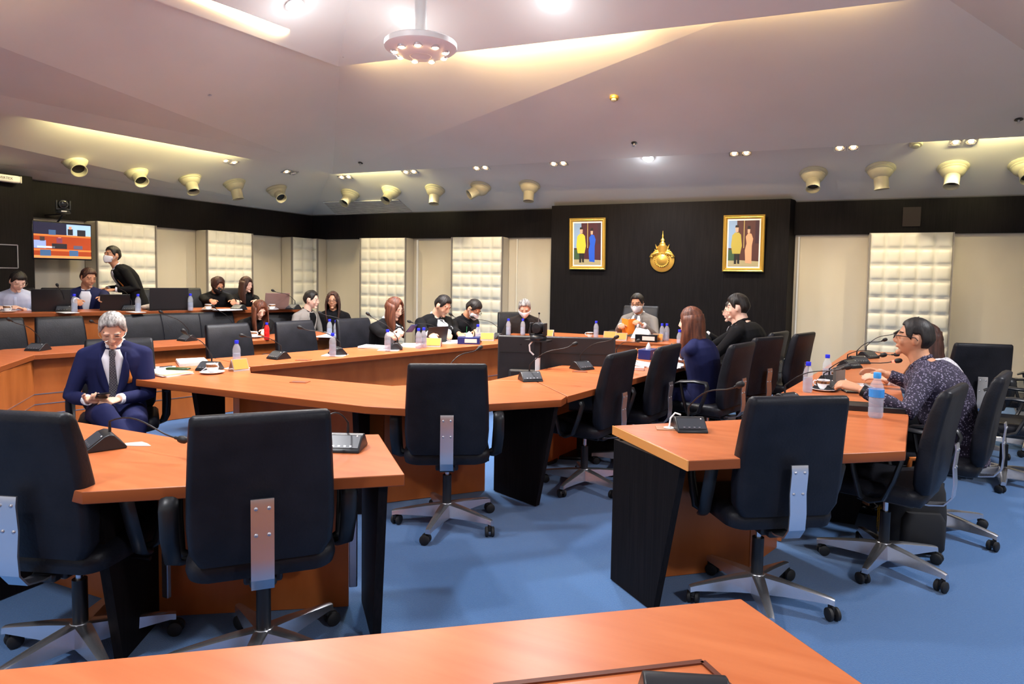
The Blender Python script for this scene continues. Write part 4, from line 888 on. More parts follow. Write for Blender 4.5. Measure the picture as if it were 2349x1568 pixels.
MB().lathe([(0, .05), (.03, .05), (.036, .1), (.036, .17), (.028, .2), (0, .2)], 18).build('body', vary(nmat('striped yellow', (.8, .5, .02), .4), (.85, .5, .02), (.02, .02, .01), (40, 40, 160), kind='wave', lo=.45, hi=.55), e, 50); MB().lathe([(0, 0), (.028, 0), (.03, .05), (0, .05)], 16).build('cup_lid', M['pad'], e, 40)

mic(1572, 1640, TZ, 1350, 1640, 'microphone base peeping over the lower picture edge inside the foreground hatch', L=.35, rot=200, neck=False)
o = PZ(1478, 880, .0); a = PZ(1508, 852, .70); b = MB().tube([a, a+Vector((.01, -.01, -.12)), a+Vector((.03, -.03, -.24)), a+Vector((0, -.05, -.30)), a+Vector((-.08, -.05, -.31))], .005, 6).build('white_cable', M['white'], None, 60); tag(b, 'white cable hanging under the right leg of the inner ring', 'cable')
o = PZ(1688, 940, .0); e = empty('handbag', o, .5, 'brown leather handbag on the floor under the chair of the large person', 'handbag')
MB().loft([[Vector((x*k, y*k, z)) for x, y in rrect(.28, .12, .04, 4)] for z, k in ((0, .95), (.02, 1), (.15, .95), (.2, .8), (.21, .2))]).build('bag_body', nmat('brown leather', (.30, .12, .05), .5), e, 60); MB().tube([(-.09, 0, .19), (-.07, 0, .3), (.07, 0, .3), (.09, 0, .19)], .008, 6).build('handle', nmat('brown leather', (0, 0, 0)), e, 60)
# ================================================================ PEOPLE
DG = bpy.context.evaluated_depsgraph_get
M['skin'] = nmat('light skin', (.72, .40, .27), .5); M['skin2'] = nmat('tan skin', (.58, .28, .16), .5); M['skin3'] = nmat('pale skin', (.82, .52, .40), .5)
M['hair'] = vary(nmat('black hair', (.01, .008, .007), .55), (.006, .005, .005), (.022, .016, .014), (60, 60, 6), 3, bump=.3)
M['hairbrown'] = vary(nmat('dark brown hair', (.05, .02, .015), .55), (.025, .009, .006), (.07, .025, .016), (60, 60, 6), 3, bump=.3)
M['hairred'] = vary(nmat('reddish brown hair', (.1, .03, .015), .55), (.06, .016, .008), (.16, .05, .022), (60, 60, 6), 3, bump=.3)
M['hairgrey'] = vary(nmat('grey hair', (.4, .38, .36), .45), (.13, .12, .115), (.50, .48, .46), (70, 12, 30), 3, bump=.4)
M['navy'] = nmat('navy suit cloth', (.010, .013, .062), .85, spec=.25); M['black'] = nmat('black suit cloth', (.005, .005, .0065), .85, spec=.2); M['grey'] = nmat('grey suit cloth', (.17, .155, .145), .85)
M['lgrey'] = nmat('light grey blazer', (.28, .26, .24), .85); M['charcoal'] = nmat('charcoal suit', (.022, .017, .016), .85, spec=.2)
M['shirt'] = nmat('white shirt', (.82, .83, .9), .7); M['blueshirt'] = nmat('pale blue shirt', (.55, .60, .78), .7); M['mask'] = nmat('white face mask', (.85, .85, .9), .7); M['maskblack'] = nmat('black face mask', (.01, .01, .012), .7)
M['batik'] = vary(nmat('dark patterned shirt', (.03, .02, .05), .8), (.22, .19, .28), (.016, .011, .030), (85, 85, 85), 2, kind='voronoi', lo=.22, hi=.42)
M['lace'] = vary(nmat('white lace', (.75, .72, .75), .7), (.45, .42, .46), (.85, .83, .86), (80, 80, 80), 3)
M['tie'] = vary(nmat('patterned tie', (.05, .05, .06), .6), (.03, .03, .045), (.14, .13, .14), (120, 120, 120), kind='checker')
M['tieblack'] = nmat('black tie', (.008, .012, .02), .5); M['lip'] = nmat('lip', (.5, .16, .13), .5); M['eyedark'] = nmat('dark eye', (.015, .01, .01), .3); M['wire'] = nmat('glasses wire', (.75, .66, .5), .25, .8)
def bake(o, voxel=None, smooth=4, fac=.5):
    if voxel:
        md = o.modifiers.new('r', 'REMESH'); md.mode = 'VOXEL'; md.voxel_size = voxel; md.use_smooth_shade = True
        if smooth: m2 = o.modifiers.new('s', 'SMOOTH'); m2.iterations = smooth; m2.factor = fac
    par = o.parent; o.parent = None; bpy.context.view_layer.update()
    me = bpy.data.meshes.new_from_object(o.evaluated_get(DG())); old = o.data; o.modifiers.clear(); mats = [m for m in old.materials]; o.data = me
    if not me.materials and mats: me.materials.append(mats[0])
    me.shade_smooth(); bpy.data.meshes.remove(old); o.parent = par; return o
def bvh(o): return BVHTree.FromPolygons([v.co for v in o.data.vertices], [tuple(p.vertices) for p in o.data.polygons])
def ik(a, t, l1, l2, hint):
    d = t-a; L = min(d.length, (l1+l2)*.995); d.normalize(); t = a+d*L
    x = (l1*l1-l2*l2+L*L)/(2*L); h = math.sqrt(max(l1*l1-x*x, 0)); p = hint-d*hint.dot(d); p.normalize(); return a+d*x+p*h, t
def hand(b, w, d, n, side, curl=.5, s=1.):
    """b: MB, w wrist, d hand direction, n palm normal (palm faces n), side +1 right / -1 left"""
    d = d.normalized(); n = (n-d*n.dot(d)).normalized(); l = d.cross(n)*side
    P = lambda x, y, z: w+l*x*s+d*y*s+n*z*s
    b.loft([[P(.033*k*math.cos(a)*wd, y, .014*k*math.sin(a)) for a in [2*math.pi*i/10 for i in range(10)]] for y, k, wd in ((-.01, .85, .8), (.02, 1.05, .95), (.05, 1.05, 1.15), (.085, 1, 1.25), (.095, .7, 1.2))])
    for i, (x, L) in enumerate(((.032, .068), (.011, .078), (-.011, .072), (-.031, .056))):
        c = curl*(1+.12*i); p0 = P(x*.9, .078, .0); a1, a2, a3 = c*.7, c*1.5, c*2.1
        p1 = p0+(d*math.cos(a1)+n*math.sin(a1)+l*x*1.2)*L*.45*s; p2 = p1+(d*math.cos(a2)+n*math.sin(a2))*L*.32*s; p3 = p2+(d*math.cos(a3)+n*math.sin(a3))*L*.25*s
        b.tube([p0, p1, p2, p3], [.0095*s, .009*s, .0082*s, .0065*s], 8)
    q = P(.03, .02, .006); q1 = P(.055, .045, .018+.01*curl); q2 = P(.058, .075, .026+.02*curl)
    b.tube([P(.015, .01, .002), q, q1, q2], [.013*s, .0125*s, .011*s, .008*s], 8)
def person(pos, deg, label, seat=.44, lean=8, bow=10, turn=0, tilt=0, hl=None, hr=None, curl=.5, skin='skin', top='black', style='jacket', shirt='shirt', tie=None,
           hair='short', hcol='hair', mask=None, glasses=None, trousers=None, vox=.0075, s=1., fat=1., stand=False, twist=0, cuff=True, badge=None, cross=False, z0=0, elb=None, hn=(None, None), legs=None, fringe=0., hth=None):
    e = empty('person', (pos[0], pos[1], z0), math.radians(deg), label, 'person'); e.scale = (s,)*3
    ph = .88 if stand else seat+.09
    th = math.radians(lean); U = Vector((0, math.sin(th), math.cos(th))); U0 = Vector((0, math.sin(th*.55), math.cos(th*.55)))
    P0 = Vector((0, 0, ph)); P1 = P0+U0*.235; NK = P1+U*.25
    fwd = Vector((0, math.cos(th), -math.sin(th)))
    tw = Matrix.Rotation(math.radians(twist), 3, 'Z'); X = Vector((1, 0, 0))
    def spine(t):
        if t < .5: p = P0.lerp(P1, t*2)
        else: p = P1.lerp(NK, t*2-1)
        p = p-Vector((0, .018*math.sin(math.pi*min(max(t, 0), 1)), 0)); return p
    def torso(b, off, t0, t1, hem=0.):
        prof = [(-.16, .175, .135), (0, .172, .125), (.18, .158, .112), (.35, .155, .110), (.55, .168, .115), (.72, .178, .116), (.84, .168, .104), (.92, .128, .086), (.97, .085, .068), (1.02, .058, .056)]
        R = []
        for t, a, c in prof:
            if t < t0-.001 or t > t1+.001: continue
            p = spine(t) if t >= 0 else P0+Vector((0, 0, t*.5)); f = fwd if t > .3 else Vector((0, 1, 0)); a = a*fat+off+(hem if t < 0 else 0); c = c*fat+off+(hem if t < 0 else 0)
            R.append([p+X*a*math.copysign(abs(math.cos(q))**.85, math.cos(q))+f*c*math.sin(q) for q in [2*math.pi*i/20 for i in range(20)]])
        b.loft(R)
    hd_yaw, hd_pitch = math.radians(turn), math.radians(bow+lean*.35)
    NT = NK+(U*.5+Vector((0, 0, .5))).normalized()*.042+Vector((0, .014, 0))
    HR = Matrix.Rotation(hd_yaw, 3, 'Z')@Matrix.Rotation(math.radians(tilt), 3, 'Y')@Matrix.Rotation(-hd_pitch, 3, 'X')
    HC = NT+HR@Vector((0, .024, .092)); HM = Matrix.Translation(HC)@HR.to_4x4()
    def hp(az, el, o=0.):
        x = math.sin(az)*math.cos(el); y = math.cos(az)*math.cos(el); z = math.sin(el)
        ax, ay, azz = .0735+o, .093+o, .114+o; t = max(0, -z); px, py, pz = x*ax, y*ay, z*azz
        px *= 1-.40*t**1.6; py *= (1-.50*t) if y < 0 else (1-.10*t*t); py += .012*t
        if y > .2: py -= .004
        return Vector((px, py, pz))
    def head(b):
        R = []
        for k in range(1, 18):
            el = -math.pi/2+math.pi*k/18; R.append([HM@hp(-2*math.pi*i/28, el) for i in range(28)])
        b.loft(R)
        T = lambda *p: HM@Vector(p)
        b.tube([T(0, .083, .028), T(0, .094, .008), T(0, .106, -.018), T(0, .098, -.030)], [.007, .008, .0105, .008], 8)
        for sx in (-1, 1):
            b.ell((0, 0, 0), (.009, .009, .008), HM@Matrix.Translation((sx*.009, .093, -.025)))
            b.ell((0, 0, 0), (.007, .016, .029), HM@Matrix.Translation((sx*.076, -.008, -.006))@Matrix.Rotation(sx*-.3, 4, 'Z'))
            b.ell((0, 0, 0), (.024, .008, .006), HM@Matrix.Translation((sx*.030, .080, .034)))
            b.ell((0, 0, 0), (.022, .014, .024), HM@Matrix.Translation((sx*.038, .062, -.022)))
            b.ell((0, 0, 0), (.015, .009, .009), HM@Matrix.Translation((sx*.031, .077, .014)))
        b.ell((0, 0, 0), (.024, .012, .009), HM@Matrix.Translation((0, .086, -.052))); b.ell((0, 0, 0), (.024, .018, .016), HM@Matrix.Translation((0, .078, -.088)))
        b.tube([NK-U*.03, NT, HC+HR@Vector((0, -.012, -.04))], [.056*fat**.6, .050*fat**.6, .048*fat**.6], 14)
    SH = [NK+tw@(X*sd*.170*fat)-U*.085+Vector((0, -.01, 0)) for sd in (-1, 1)]
    tg = [hl, hr]; arms = []
    for i, sd in enumerate((-1, 1)):
        t = Vector(tg[i]) if tg[i] is not None else P0+Vector((sd*.2, .28, .13)); hint = Vector((sd*.55, -.35, -.8)) if not elb else Vector((sd*elb[0], elb[1], elb[2]))
        el, w = ik(SH[i], t, .285, .245, hint); arms.append((SH[i], el, w))
    if stand: lg = [(P0+Vector((sd*.09, 0, -.02)), Vector((sd*.1, .03, .46)), Vector((sd*.1, -.02, .08))) for sd in (-1, 1)]
    elif cross: lg = [(P0+Vector((-.09, .02, -.02)), Vector((-.16, .40, seat+.09)), Vector((-.10, .46, .09))), (P0+Vector((.09, .02, 0)), Vector((.02, .42, seat+.16)), Vector((-.22, .52, .26)))]
    else: lg = legs or [(P0+Vector((sd*.09, .02, -.02)), Vector((sd*.13, .42, seat+.055)), Vector((sd*.12, .40, .09))) for sd in (-1, 1)]
    # body
    b = MB(); head(b); torso(b, -.012, 0, 1.02)
    for i, (a, el, w) in enumerate(arms):
        sd = (-1, 1)[i]; b.tube([a, a.lerp(el, .5), el, el.lerp(w, .35), w], [.052*fat, .045, .036, .036, .026], 12); b.ell(a, (.055,)*3)
        dr = (w-el).normalized(); n = Vector(hn[i]) if hn[i] is not None else Vector((-sd*.45, .1, -.9))
        dr = (dr+Vector((0, .25, -.12 if hn[i] is None else 0))).normalized(); hand(b, w+dr*.012, dr, n, sd, curl)
    for h_, k_, a_ in lg:
        b.tube([h_, h_.lerp(k_, .5), k_, k_.lerp(a_, .3), a_], [.082, .070, .052, .050, .036], 12)
        f = (k_-h_); f.z = 0; f = f.normalized() if f.length > .1 else Vector((0, 1, 0)); b.tube([a_+Vector((0, 0, -.02))-f*.03, a_+f*.06+Vector((0, 0, -.045)), a_+f*.15+Vector((0, 0, -.06))], [.034, .034, .024], 10)
    body = bake(b.build('body', M[skin], e), vox, 3, .4); hb = bvh(body)
    # clothes
    tm = M[top]
    b = MB(); o = .014 if style != 'shirt' else .008
    torso(b, o, -.16, .97, .012)
    b.ell(NK-U*.032-fwd*.028, (.080*fat**.7, .064*fat**.7, .040))
    slv = .90 if style != 'half' else .25
    for i, (a, el, w) in enumerate(arms):
        sd = (-1, 1)[i]; b.ell(a+Vector((0, 0, .0)), (.060*fat, .060, .056)); b.tube([NK-U*.02+X*sd*.03, a.lerp(NK, .35)+Vector((0, 0, -.005)), a], [.05, .054, .058], 12)
        k = slv; pts = [a, a.lerp(el, .5), el, el.lerp(w, .35), el.lerp(w, k)]; rr = [.058*fat, .054, .048, .046, .040]
        if style == 'shirt': rr = [r-.004 for r in rr]
        b.tube(pts, rr, 14)
    jk = bake(b.build('jacket' if style in ('jacket', 'closed') else ('blouse' if style == 'half' else 'shirt'), tm, e), max(vox, .008), 5, .5); jb = bvh(jk)
    if style != 'half' and cuff and style == 'jacket':
        for i, (a, el, w) in enumerate(arms): MB().tube([el.lerp(w, .80), el.lerp(w, .985)], [.036, .035], 14).build('shirt_cuff', M[shirt], e, 60)
    b = MB()
    for h_, k_, a_ in lg: b.tube([h_, h_.lerp(k_, .5), k_, k_.lerp(a_, .35), a_+Vector((0, 0, .02))], [.098, .086, .070, .064, .054], 14)
    b.ell(P0+Vector((0, .0, -.03)), (.175*fat, .13, .10)); tr = bake(b.build('trousers', M[trousers or (top if top in ('navy', 'black', 'grey', 'charcoal') else 'black')], e), .012, 4, .5)
    for h_, k_, a_ in lg:
        f = (k_-h_); f.z = 0; f = f.normalized() if f.length > .1 else Vector((0, 1, 0))
        MB().loft([[Vector(a_)+f*y+f.cross(Vector((0, 0, 1)))*w_*math.cos(q)+Vector((0, 0, zc+h2*math.sin(q))) for q in [2*math.pi*i/12 for i in range(12)]] for y, w_, h2, zc in ((-.07, .02, .03, -.05), (-.05, .036, .04, -.045), (.02, .04, .045, -.04), (.09, .044, .03, -.055), (.16, .038, .022, -.062), (.195, .015, .012, -.065))]).build('shoe', M['blackgloss'], e, 60)
    CP = lambda x, y, z: NK+X*(x*fat**.5)+fwd*y+U*z
    # patches projected on the chest
    def patch(tree, rows, name, mat, off, th_=.004, drn=None):
        """rows: list of rows of (lateral, along-spine t)"""
        vs = []; dr = drn or -fwd
        for row in rows:
            for (x, t) in row:
                p = spine(t)+tw@(X*x)-dr*(.23*fat)
                h = tree.ray_cast(p, dr, 1.0)[0]; h2 = hb.ray_cast(p, dr, 1.0)[0]
                if t > 2 and h2 is not None and (h is None or (h2-p).length < (h-p).length): h = h2
                vs.append((h if h is not None else spine(t)+fwd*.12+X*x)-dr*off)
        n = len(rows[0]); fs = [(r*n+i, r*n+i+1, (r+1)*n+i+1, (r+1)*n+i) for r in range(len(rows)-1) for i in range(n-1)]
        return MB().add(vs, fs).build(name, mat, e, 80, solid=th_)
    def vrows(w, t0, t1, n=9, p=1.): return [[(w(t0+(t1-t0)*k/n)*u, t0+(t1-t0)*k/n) for u in (-1, -.6, -.2, .2, .6, 1)] for k in range(n+1)]
    if style == 'jacket':
        patch(jb, vrows(lambda t: (.006+.058*max(0, (t-.30)/.55)**.9) if t < .85 else .064-.2*(t-.85), .30, .992, 36), 'shirt_front', M[shirt], .005)
        for sd in (-1, 1):
            rows = []
            for k in range(9):
                t = .28+.64*k/8; w0 = .006+.058*max(0, (t-.30)/.55)**.9; w1 = w0+.008+.045*math.sin(math.pi*min(1, (k/8)*1.05))**.8*(1 if k < 7 else .6)
                rows.append([(sd*w0, t), (sd*(w0+w1)/2, t), (sd*w1, t)])
            patch(jb, rows, 'lapel', tm, .008, .004)
            MB().tube([CP(sd*.020, -.050, .022), CP(sd*.050, -.025, .020), CP(sd*.056, .02, .004), CP(sd*.016, .066, -.026), CP(sd*.03, .078, -.052)], [.010, .013, .016, .015, .005], 8, flat=.5).build('collar', M[shirt], e, 60)
        if tie:
            patch(jb, vrows(lambda t: .030-.016*max(0, (t-.3)/.6) if t < .88 else .02, .26, .955, 24), 'tie', M[tie], .011, .005)
            MB().ell(NK+Vector((0, .075, -.030)), (.015, .012, .018)).build('tie_knot', M[tie], e, 60)
    elif style == 'shirt':
        for sd in (-1, 1): MB().tube([CP(sd*.04, -.045, .025), CP(sd*.058, .02, .012), CP(sd*.012, .068, -.02), CP(sd*.03, .078, -.05)], [.014, .017, .013, .005], 8, flat=.5).build('collar', tm, e, 60)
        patch(jb, vrows(lambda t: .014, .05, .9, 8), 'button_placket', tm, .003, .003)
    else:
        MB().tube([CP(0, -.05, .018), CP(.045, -.025, .018), CP(.056, .02, .006), CP(.03, .06, -.012), CP(0, .068, -.02), CP(-.03, .06, -.012), CP(-.056, .02, .006), CP(-.045, -.025, .018), CP(0, -.05, .018)], .016, 8).build('collar', tm, e, 60)
    if badge:
        patch(jb, [[(-.092, .74), (-.090, .74), (-.088, .74)], [(-.098, .66), (-.090, .66), (-.082, .66)], [(-.109, .57), (-.090, .57), (-.071, .57)], [(-.105, .50), (-.090, .49), (-.075, .50)]] if badge > 0 else [[(.092, .74), (.090, .74), (.088, .74)], [(.098, .66), (.090, .66), (.082, .66)], [(.109, .57), (.090, .57), (.071, .57)], [(.105, .50), (.090, .49), (.075, .50)]], 'chest_badge', nmat('orange badge', (.85, .28, .05), .5), .004, .003)
    # face
    def fp(x, z, o=0.):
        h = hb.ray_cast(HM@Vector((x, .3, z)), HR@Vector((0, -1, 0)), .5)[0]
        return (h if h is not None else HM@Vector((x, .09, z)))+HR@Vector((0, o, 0))
    def fpatch(pts, name, mat, o, th_=.003):
        n = len(pts[0]); vs = [fp(x, z, o) for row in pts for x, z in row]
        return MB().add(vs, [(r*n+i, r*n+i+1, (r+1)*n+i+1, (r+1)*n+i) for r in range(len(pts)-1) for i in range(n-1)]).build(name, mat, e, 80, solid=th_)
    for sd in (-1, 1):
        fpatch([[(sd*(.031+.015*u), .014+c*.0028*(1-u*u)) for u in (-1, -.5, 0, .5, 1)] for c in (-1, 1)], 'eye', M['eyedark'], .0005, .0015)
        fpatch([[(sd*(.032+.018*u), .036-.003*u*u+c*.0028) for u in (-1, -.3, .4, 1)] for c in (-1, 1)], 'eyebrow', M['hair'] if hcol != 'hairgrey' else M['hairgrey'], .001, .002)
    if not mask: fpatch([[(.021*u, -.054+c*.0045*(1-u*u*.9)) for u in (-1, -.5, 0, .5, 1)] for c in (-1, 1)], 'lips', M['lip'], .0012, .002)
    else:
        rows = []
        for k in range(8):
            z = -.098+.098*k/7+.0; rows.append([HM@(Vector((math.sin(az)*(.082-.012*(z < -.07)-.014*(1-k/7)**1.5), math.cos(az)*(.098-.010*(1-k/7)**2)+.016*math.exp(-(az*2.2)**2)*math.sin(math.pi*min(1, (k+.8)/8))+.006, z+.012*abs(az)*(k < 4)-.012*abs(az)*(k >= 4)))) for az in [math.radians(a) for a in (-66, -50, -35, -20, -8, 0, 8, 20, 35, 50, 66)]])
        n = 11; mk = MB().add([v for r in rows for v in r], [(r*n+i, r*n+i+1, (r+1)*n+i+1, (r+1)*n+i) for r in range(7) for i in range(n-1)]).build('face_mask', M[mask], e, 80, solid=.003)
        for sd in (-1, 1): MB().tube([rows[5][0 if sd < 0 else -1], HM@Vector((sd*.086, .0, .0)), HM@Vector((sd*.083, -.02, -.0)), rows[2][0 if sd < 0 else -1]], .0016, 5).build('ear_loop', M[mask], mk, 60)
    if glasses:
        gm = M['wire'] if glasses == 'wire' else M['plastic']; g_ = MB(); rr = .0012 if glasses == 'wire' else .0024
        gl = None
        for sd in (-1, 1):
            pts = [HM@Vector((sd*(.032+.023*math.cos(a)), .109-.006*abs(math.cos(a)), .010+.016*math.sin(a))) for a in [2*math.pi*i/16 for i in range(17)]]; g_.tube(pts, rr, 5)
            g_.tube([HM@Vector((sd*.055, .104, .014)), HM@Vector((sd*.076, .07, .014)), HM@Vector((sd*.082, -.005, .012)), HM@Vector((sd*.08, -.02, -.004))], rr, 5)
        g_.tube([HM@Vector((-.010, .110, .014)), HM@Vector((0, .112, .017)), HM@Vector((.010, .110, .014))], rr, 5); g_.build('glasses', gm, e, 60)
    # hair
    hm = M[hcol]; rnd = random.Random(int(pos[0]*1000)+7)
    def thr(az):
        a = abs(math.degrees(az)); a = a if a <= 180 else 360-a
        if hair == 'short':
            f = 42-fringe*8
            if a < 38: v = f+2*math.sin(a)
            elif a < 62: v = f+(8-f)*(a-38)/24
            elif a < 84: v = 8+(-6-8)*(a-62)/22
            elif a < 108: v = 16
            elif a < 122: v = 14-(a-108)/14*36
            else: v = -22-(a-122)/58*20
            return v
        f = 46-fringe*8
        if a < 22: return f
        if a < 52: return f+(-28-f)*(a-22)/30
        return -30
    R = []; NA, NE = 60, 12
    tk = hth or {'short': .012, 'long': .016}.get(hair, .014)
    for j in range(NE+1):
        row = []
        for i in range(NA):
            az = -2*math.pi*i/NA; a_ = az if az > -math.pi else az+2*math.pi; t0 = math.radians(thr(a_)+rnd.uniform(-1.5, 1.5)*(j == 0)); el = t0+(math.pi/2-.02-t0)*j/NE
            o = .002+tk*min(1, j/2.2)**.7*(1+.25*math.sin(17*az)*.3)+(.006 if math.sin(el) > .5 else 0)
            row.append(HM@hp(az, el, o))
        R.append(row)
    inner = [[HM@hp(-2*math.pi*i/NA, .3+(math.pi/2-.3)*k/4, -.006) for i in range(NA)] for k in range(1)]
    hb_ = MB(); hb_.loft(R, False, True); n0 = NE*NA; hb_.add([HM@Vector((0, -.01, .132+tk*.6))], []); hb_.f += [(len(hb_.v)-1, n0+i, n0+(i+1) % NA) for i in range(NA)]
    ho = hb_.build('hair', hm, e, 80, solid=-.006)
    if hair in ('long', 'tied'):
        L = .36 if hair == 'long' else .0
        if hair == 'long':
            N = 26; V = 9; vs = []
            for k in range(V+1):
                v = k/V
                for i in range(N+1):
                    az = math.radians(58+(302-58)*i/N); az_ = az
                    base = HM@(hp(-az_, math.radians(30), .012)); dn = L*v
                    out = Vector((base.x-HC.x, base.y-HC.y, 0)); out = out.normalized() if out.length > 0 else out
                    wv = .010*math.sin(9*v+i*1.3); grow = .018*math.sin(math.pi*min(1, v*1.1))
                    side = math.cos(az); p = base+Vector((0, 0, -dn*(1 if abs(side) > .1 else .95)))+out*(grow+wv*.35)
                    if v > .45:   # rest on shoulders and back
                        q = spine(.9); bk = p.y < q.y+.03
                        p += Vector((0, -.045 if bk else .02, 0))*min(1, (v-.45)*2.2)
                    sh = .9-.18*v if not side < 0 else 1
                    vs.append(p)
            fs = [(k*(N+1)+i, k*(N+1)+i+1, (k+1)*(N+1)+i+1, (k+1)*(N+1)+i) for k in range(V) for i in range(N)]
            MB().add(vs, fs).build('hair_lengths', hm, e, 120, solid=-.014)
        else:
            b = MB(); b.ell((0, 0, 0), (.05, .045, .05), HM@Matrix.Translation((0, -.115, -.0))); b.build('hair_bun', hm, e, 60)
    e['_hands'] = 1; del e['_hands']
    return e, arms, HM
# ================================================================ SEATING
def rel(e_pos, deg, p):     # world -> person local
    v = Vector(p)-Vector(e_pos); return Matrix.Rotation(-math.radians(deg), 3, 'Z')@v
def seatpt(px, A, B, d=0.): return col(px, A, B)
nDv = nD; D_A = D0+nD*(.62+.42); D_B = Dend+nD*(.62+.42)
G_A = K+nG*1.06; G_B = Ge+nG*1.06; R_A = R0+nR*1.02; R_B = R1+nR*1.02
def H(px, py, z, s0): return PZ(px, py, z)
CH = []
def rowchair(px, A, B, deg, label, z=0, d=(0, 0), s=1.):
    p = col(px, A, B); chair(p.x+d[0], p.y+d[1], deg, label, z, s); return p
# chairs of the left inner desk (faces toward the ring)
dgD, dgG, dgR = -110, -110, -121
rowchair(556, D_A, D_B, -104, 'empty chair at the left inner desk, behind bottle and first microphone')
rowchair(708, D_A, D_B, -106, 'wide empty chair at the left inner desk between the first two microphones')
rowchair(842, D_A, D_B, -108, 'empty chair left of the woman with the phone')
# outer left desk
for px, lb, dg in ((20, 'empty chair back cut by the left frame edge in the outer left row', -100), (158, 'empty chair of the outer left row behind the old man, left side', -105), (343, 'empty chair of the outer left row just right of the old man', -108), (424, 'empty chair of the outer left row with a glossy dark back', -118)):
    rowchair(px, G_A, G_B, dg, lb)
rowchair(516, G_A, G_B, -108, 'chair of the woman writing'); rowchair(650, G_A, G_B, -120, 'small dark chair left of the man in the light grey blazer')
# raised row chairs
rowchair(145, R_A, R_B, dgR, 'chair of the man in the navy jacket on the raised row', .26); rowchair(430, R_A, R_B, dgR, 'empty brown-black chair left of the person with the black mask', .26)
rowchair(545, R_A, R_B, dgR, 'chair between the two women of the raised row', .26)
rowchair(30, R_A, R_B, dgR, 'chair of the man in the light blue shirt', .26); rowchair(365, R_A, R_B, dgR, 'empty chair behind the wide black screen', .26)
def P_(px, A, B, deg, label, hands=None, z0=0, d=(0, 0), **k):
    p = col(px, A, B); pos = (p.x+d[0], p.y+d[1])
    if hands:
        for nm_, w in zip(('hl', 'hr'), hands):
            if w is not None: k[nm_] = rel((pos[0], pos[1], z0), deg, w)/k.get('s', 1.)
    return person(pos, deg, label, z0=z0, **k)
def W(x, y, z): return PZ(x, y, z)
# --- raised row
P_(52, R_A, R_B, -128, 'person in a light blue shirt and wire glasses looking down at a black laptop', None, .26, (.12, -.1), hl=(-.10, .33, .79), hr=(.16, .33, .79), lean=16, bow=26, turn=28, skin='skin3', top='blueshirt', style='shirt', glasses='wire', trousers='black', fringe=1, s=.98)
P_(205, R_A, R_B, -128, 'person in a navy jacket over an open white shirt raising one hand', (W(232, 698, 1.14), W(208, 712, 1.06)), .26, (.1, -.08), lean=10, bow=14, turn=34, skin='skin2', top='navy', style='jacket', fat=1.08, hcol='hairbrown', fringe=.5)
P_(318, R_A, R_B, 160, 'standing person in a black suit and white face mask leaning to the left', None, .26, (-.05, .0), stand=True, lean=34, bow=-16, turn=20, skin='skin2', top='black', style='jacket', mask='mask', badge=1, s=.98, fringe=.5)
P_(500, R_A, R_B, -140, 'person in black with a black face mask and tied dark hair looking down', (W(562, 706, 1.08), W(545, 708, 1.08)), .26, (.08, -.08), lean=16, bow=28, turn=34, skin='skin2', top='black', style='closed', mask='maskblack', hair='tied', hcol='hairbrown', s=.95, fringe=.4, glasses='wire')
P_(566, R_A, R_B, -128, 'person with long brown hair and bangs in black looking to the right', (W(590, 706, 1.08), W(570, 706, 1.08)), .26, (.0, -.05), lean=6, bow=6, turn=44, skin='skin3', top='black', style='closed', hair='long', hcol='hairbrown', s=.92, fringe=2)
# --- outer left row
P_(577, G_A, G_B, -125, 'person with long reddish hair in black writing at the outer left desk', (W(600, 771, .80), W(566, 771, .80)), 0, (.1, -.05), lean=20, bow=26, turn=18, skin='skin3', top='black', style='closed', hair='long', hcol='hairred', s=.95, fringe=1)
P_(678, G_A, G_B, -88, 'person with combed black hair in a light grey blazer seen in profile', None, 0, (.05, .1), lean=8, bow=6, turn=24, skin='skin3', top='lgrey', style='jacket', shirt='black', glasses='wire', s=1.0, cuff=False)
P_(770, G_A, G_B, -142, 'person with long dark hair, glasses and a black top facing the camera', None, 0, (.0, -.05), lean=4, bow=2, turn=-6, skin='skin2', top='black', style='closed', hair='long', hcol='hairbrown', glasses='plastic', s=.98)
# --- inner left desk
P_(866, D_A, D_B, -102, 'person with long brown hair and glasses in black holding a dark blue phone', (W(920, 768, .92), W(906, 770, .90)), 0, (.10, -.04), lean=12, bow=18, turn=12, skin='skin3', top='black', style='jacket', shirt='shirt', hair='long', hcol='hairred', glasses='wire', s=1.0, cuff=False, curl=.9)
P_(980, D_A, D_B, -110, 'person with black hair in a black suit and tie writing with head bowed', (W(1030, 783, .80), W(1000, 783, .82)), 0, (.05, -.02), lean=16, bow=26, turn=16, skin='skin', top='black', style='jacket', tie='tieblack', fat=1.15, s=1.03)
P_(1045, D_A, D_B, -112, 'person in a black jacket with glasses and a white face mask bowing over the desk', (W(1090, 778, .80), W(1062, 780, .80)), 0, (.05, 0), lean=20, bow=32, turn=20, skin='skin2', top='black', style='closed', mask='mask', glasses='plastic', s=1.0, fringe=1)
pE = PZ(1164, 775, 0); 
pg = col(1164, D_A, D_B); 
person((pg.x+.25, pg.y-.05), -150, 'person with grey hair and white mask in a dark jacket looking straight down', hl=None, hr=None, lean=12, bow=30, turn=-8, skin='skin', top='charcoal', style='jacket', shirt='black', hcol='hairgrey', mask='mask', cuff=False, s=.98)
chair(pg.x+.1, pg.y+.12, -140, 'chair of the grey-haired person at the end of the left inner desk')
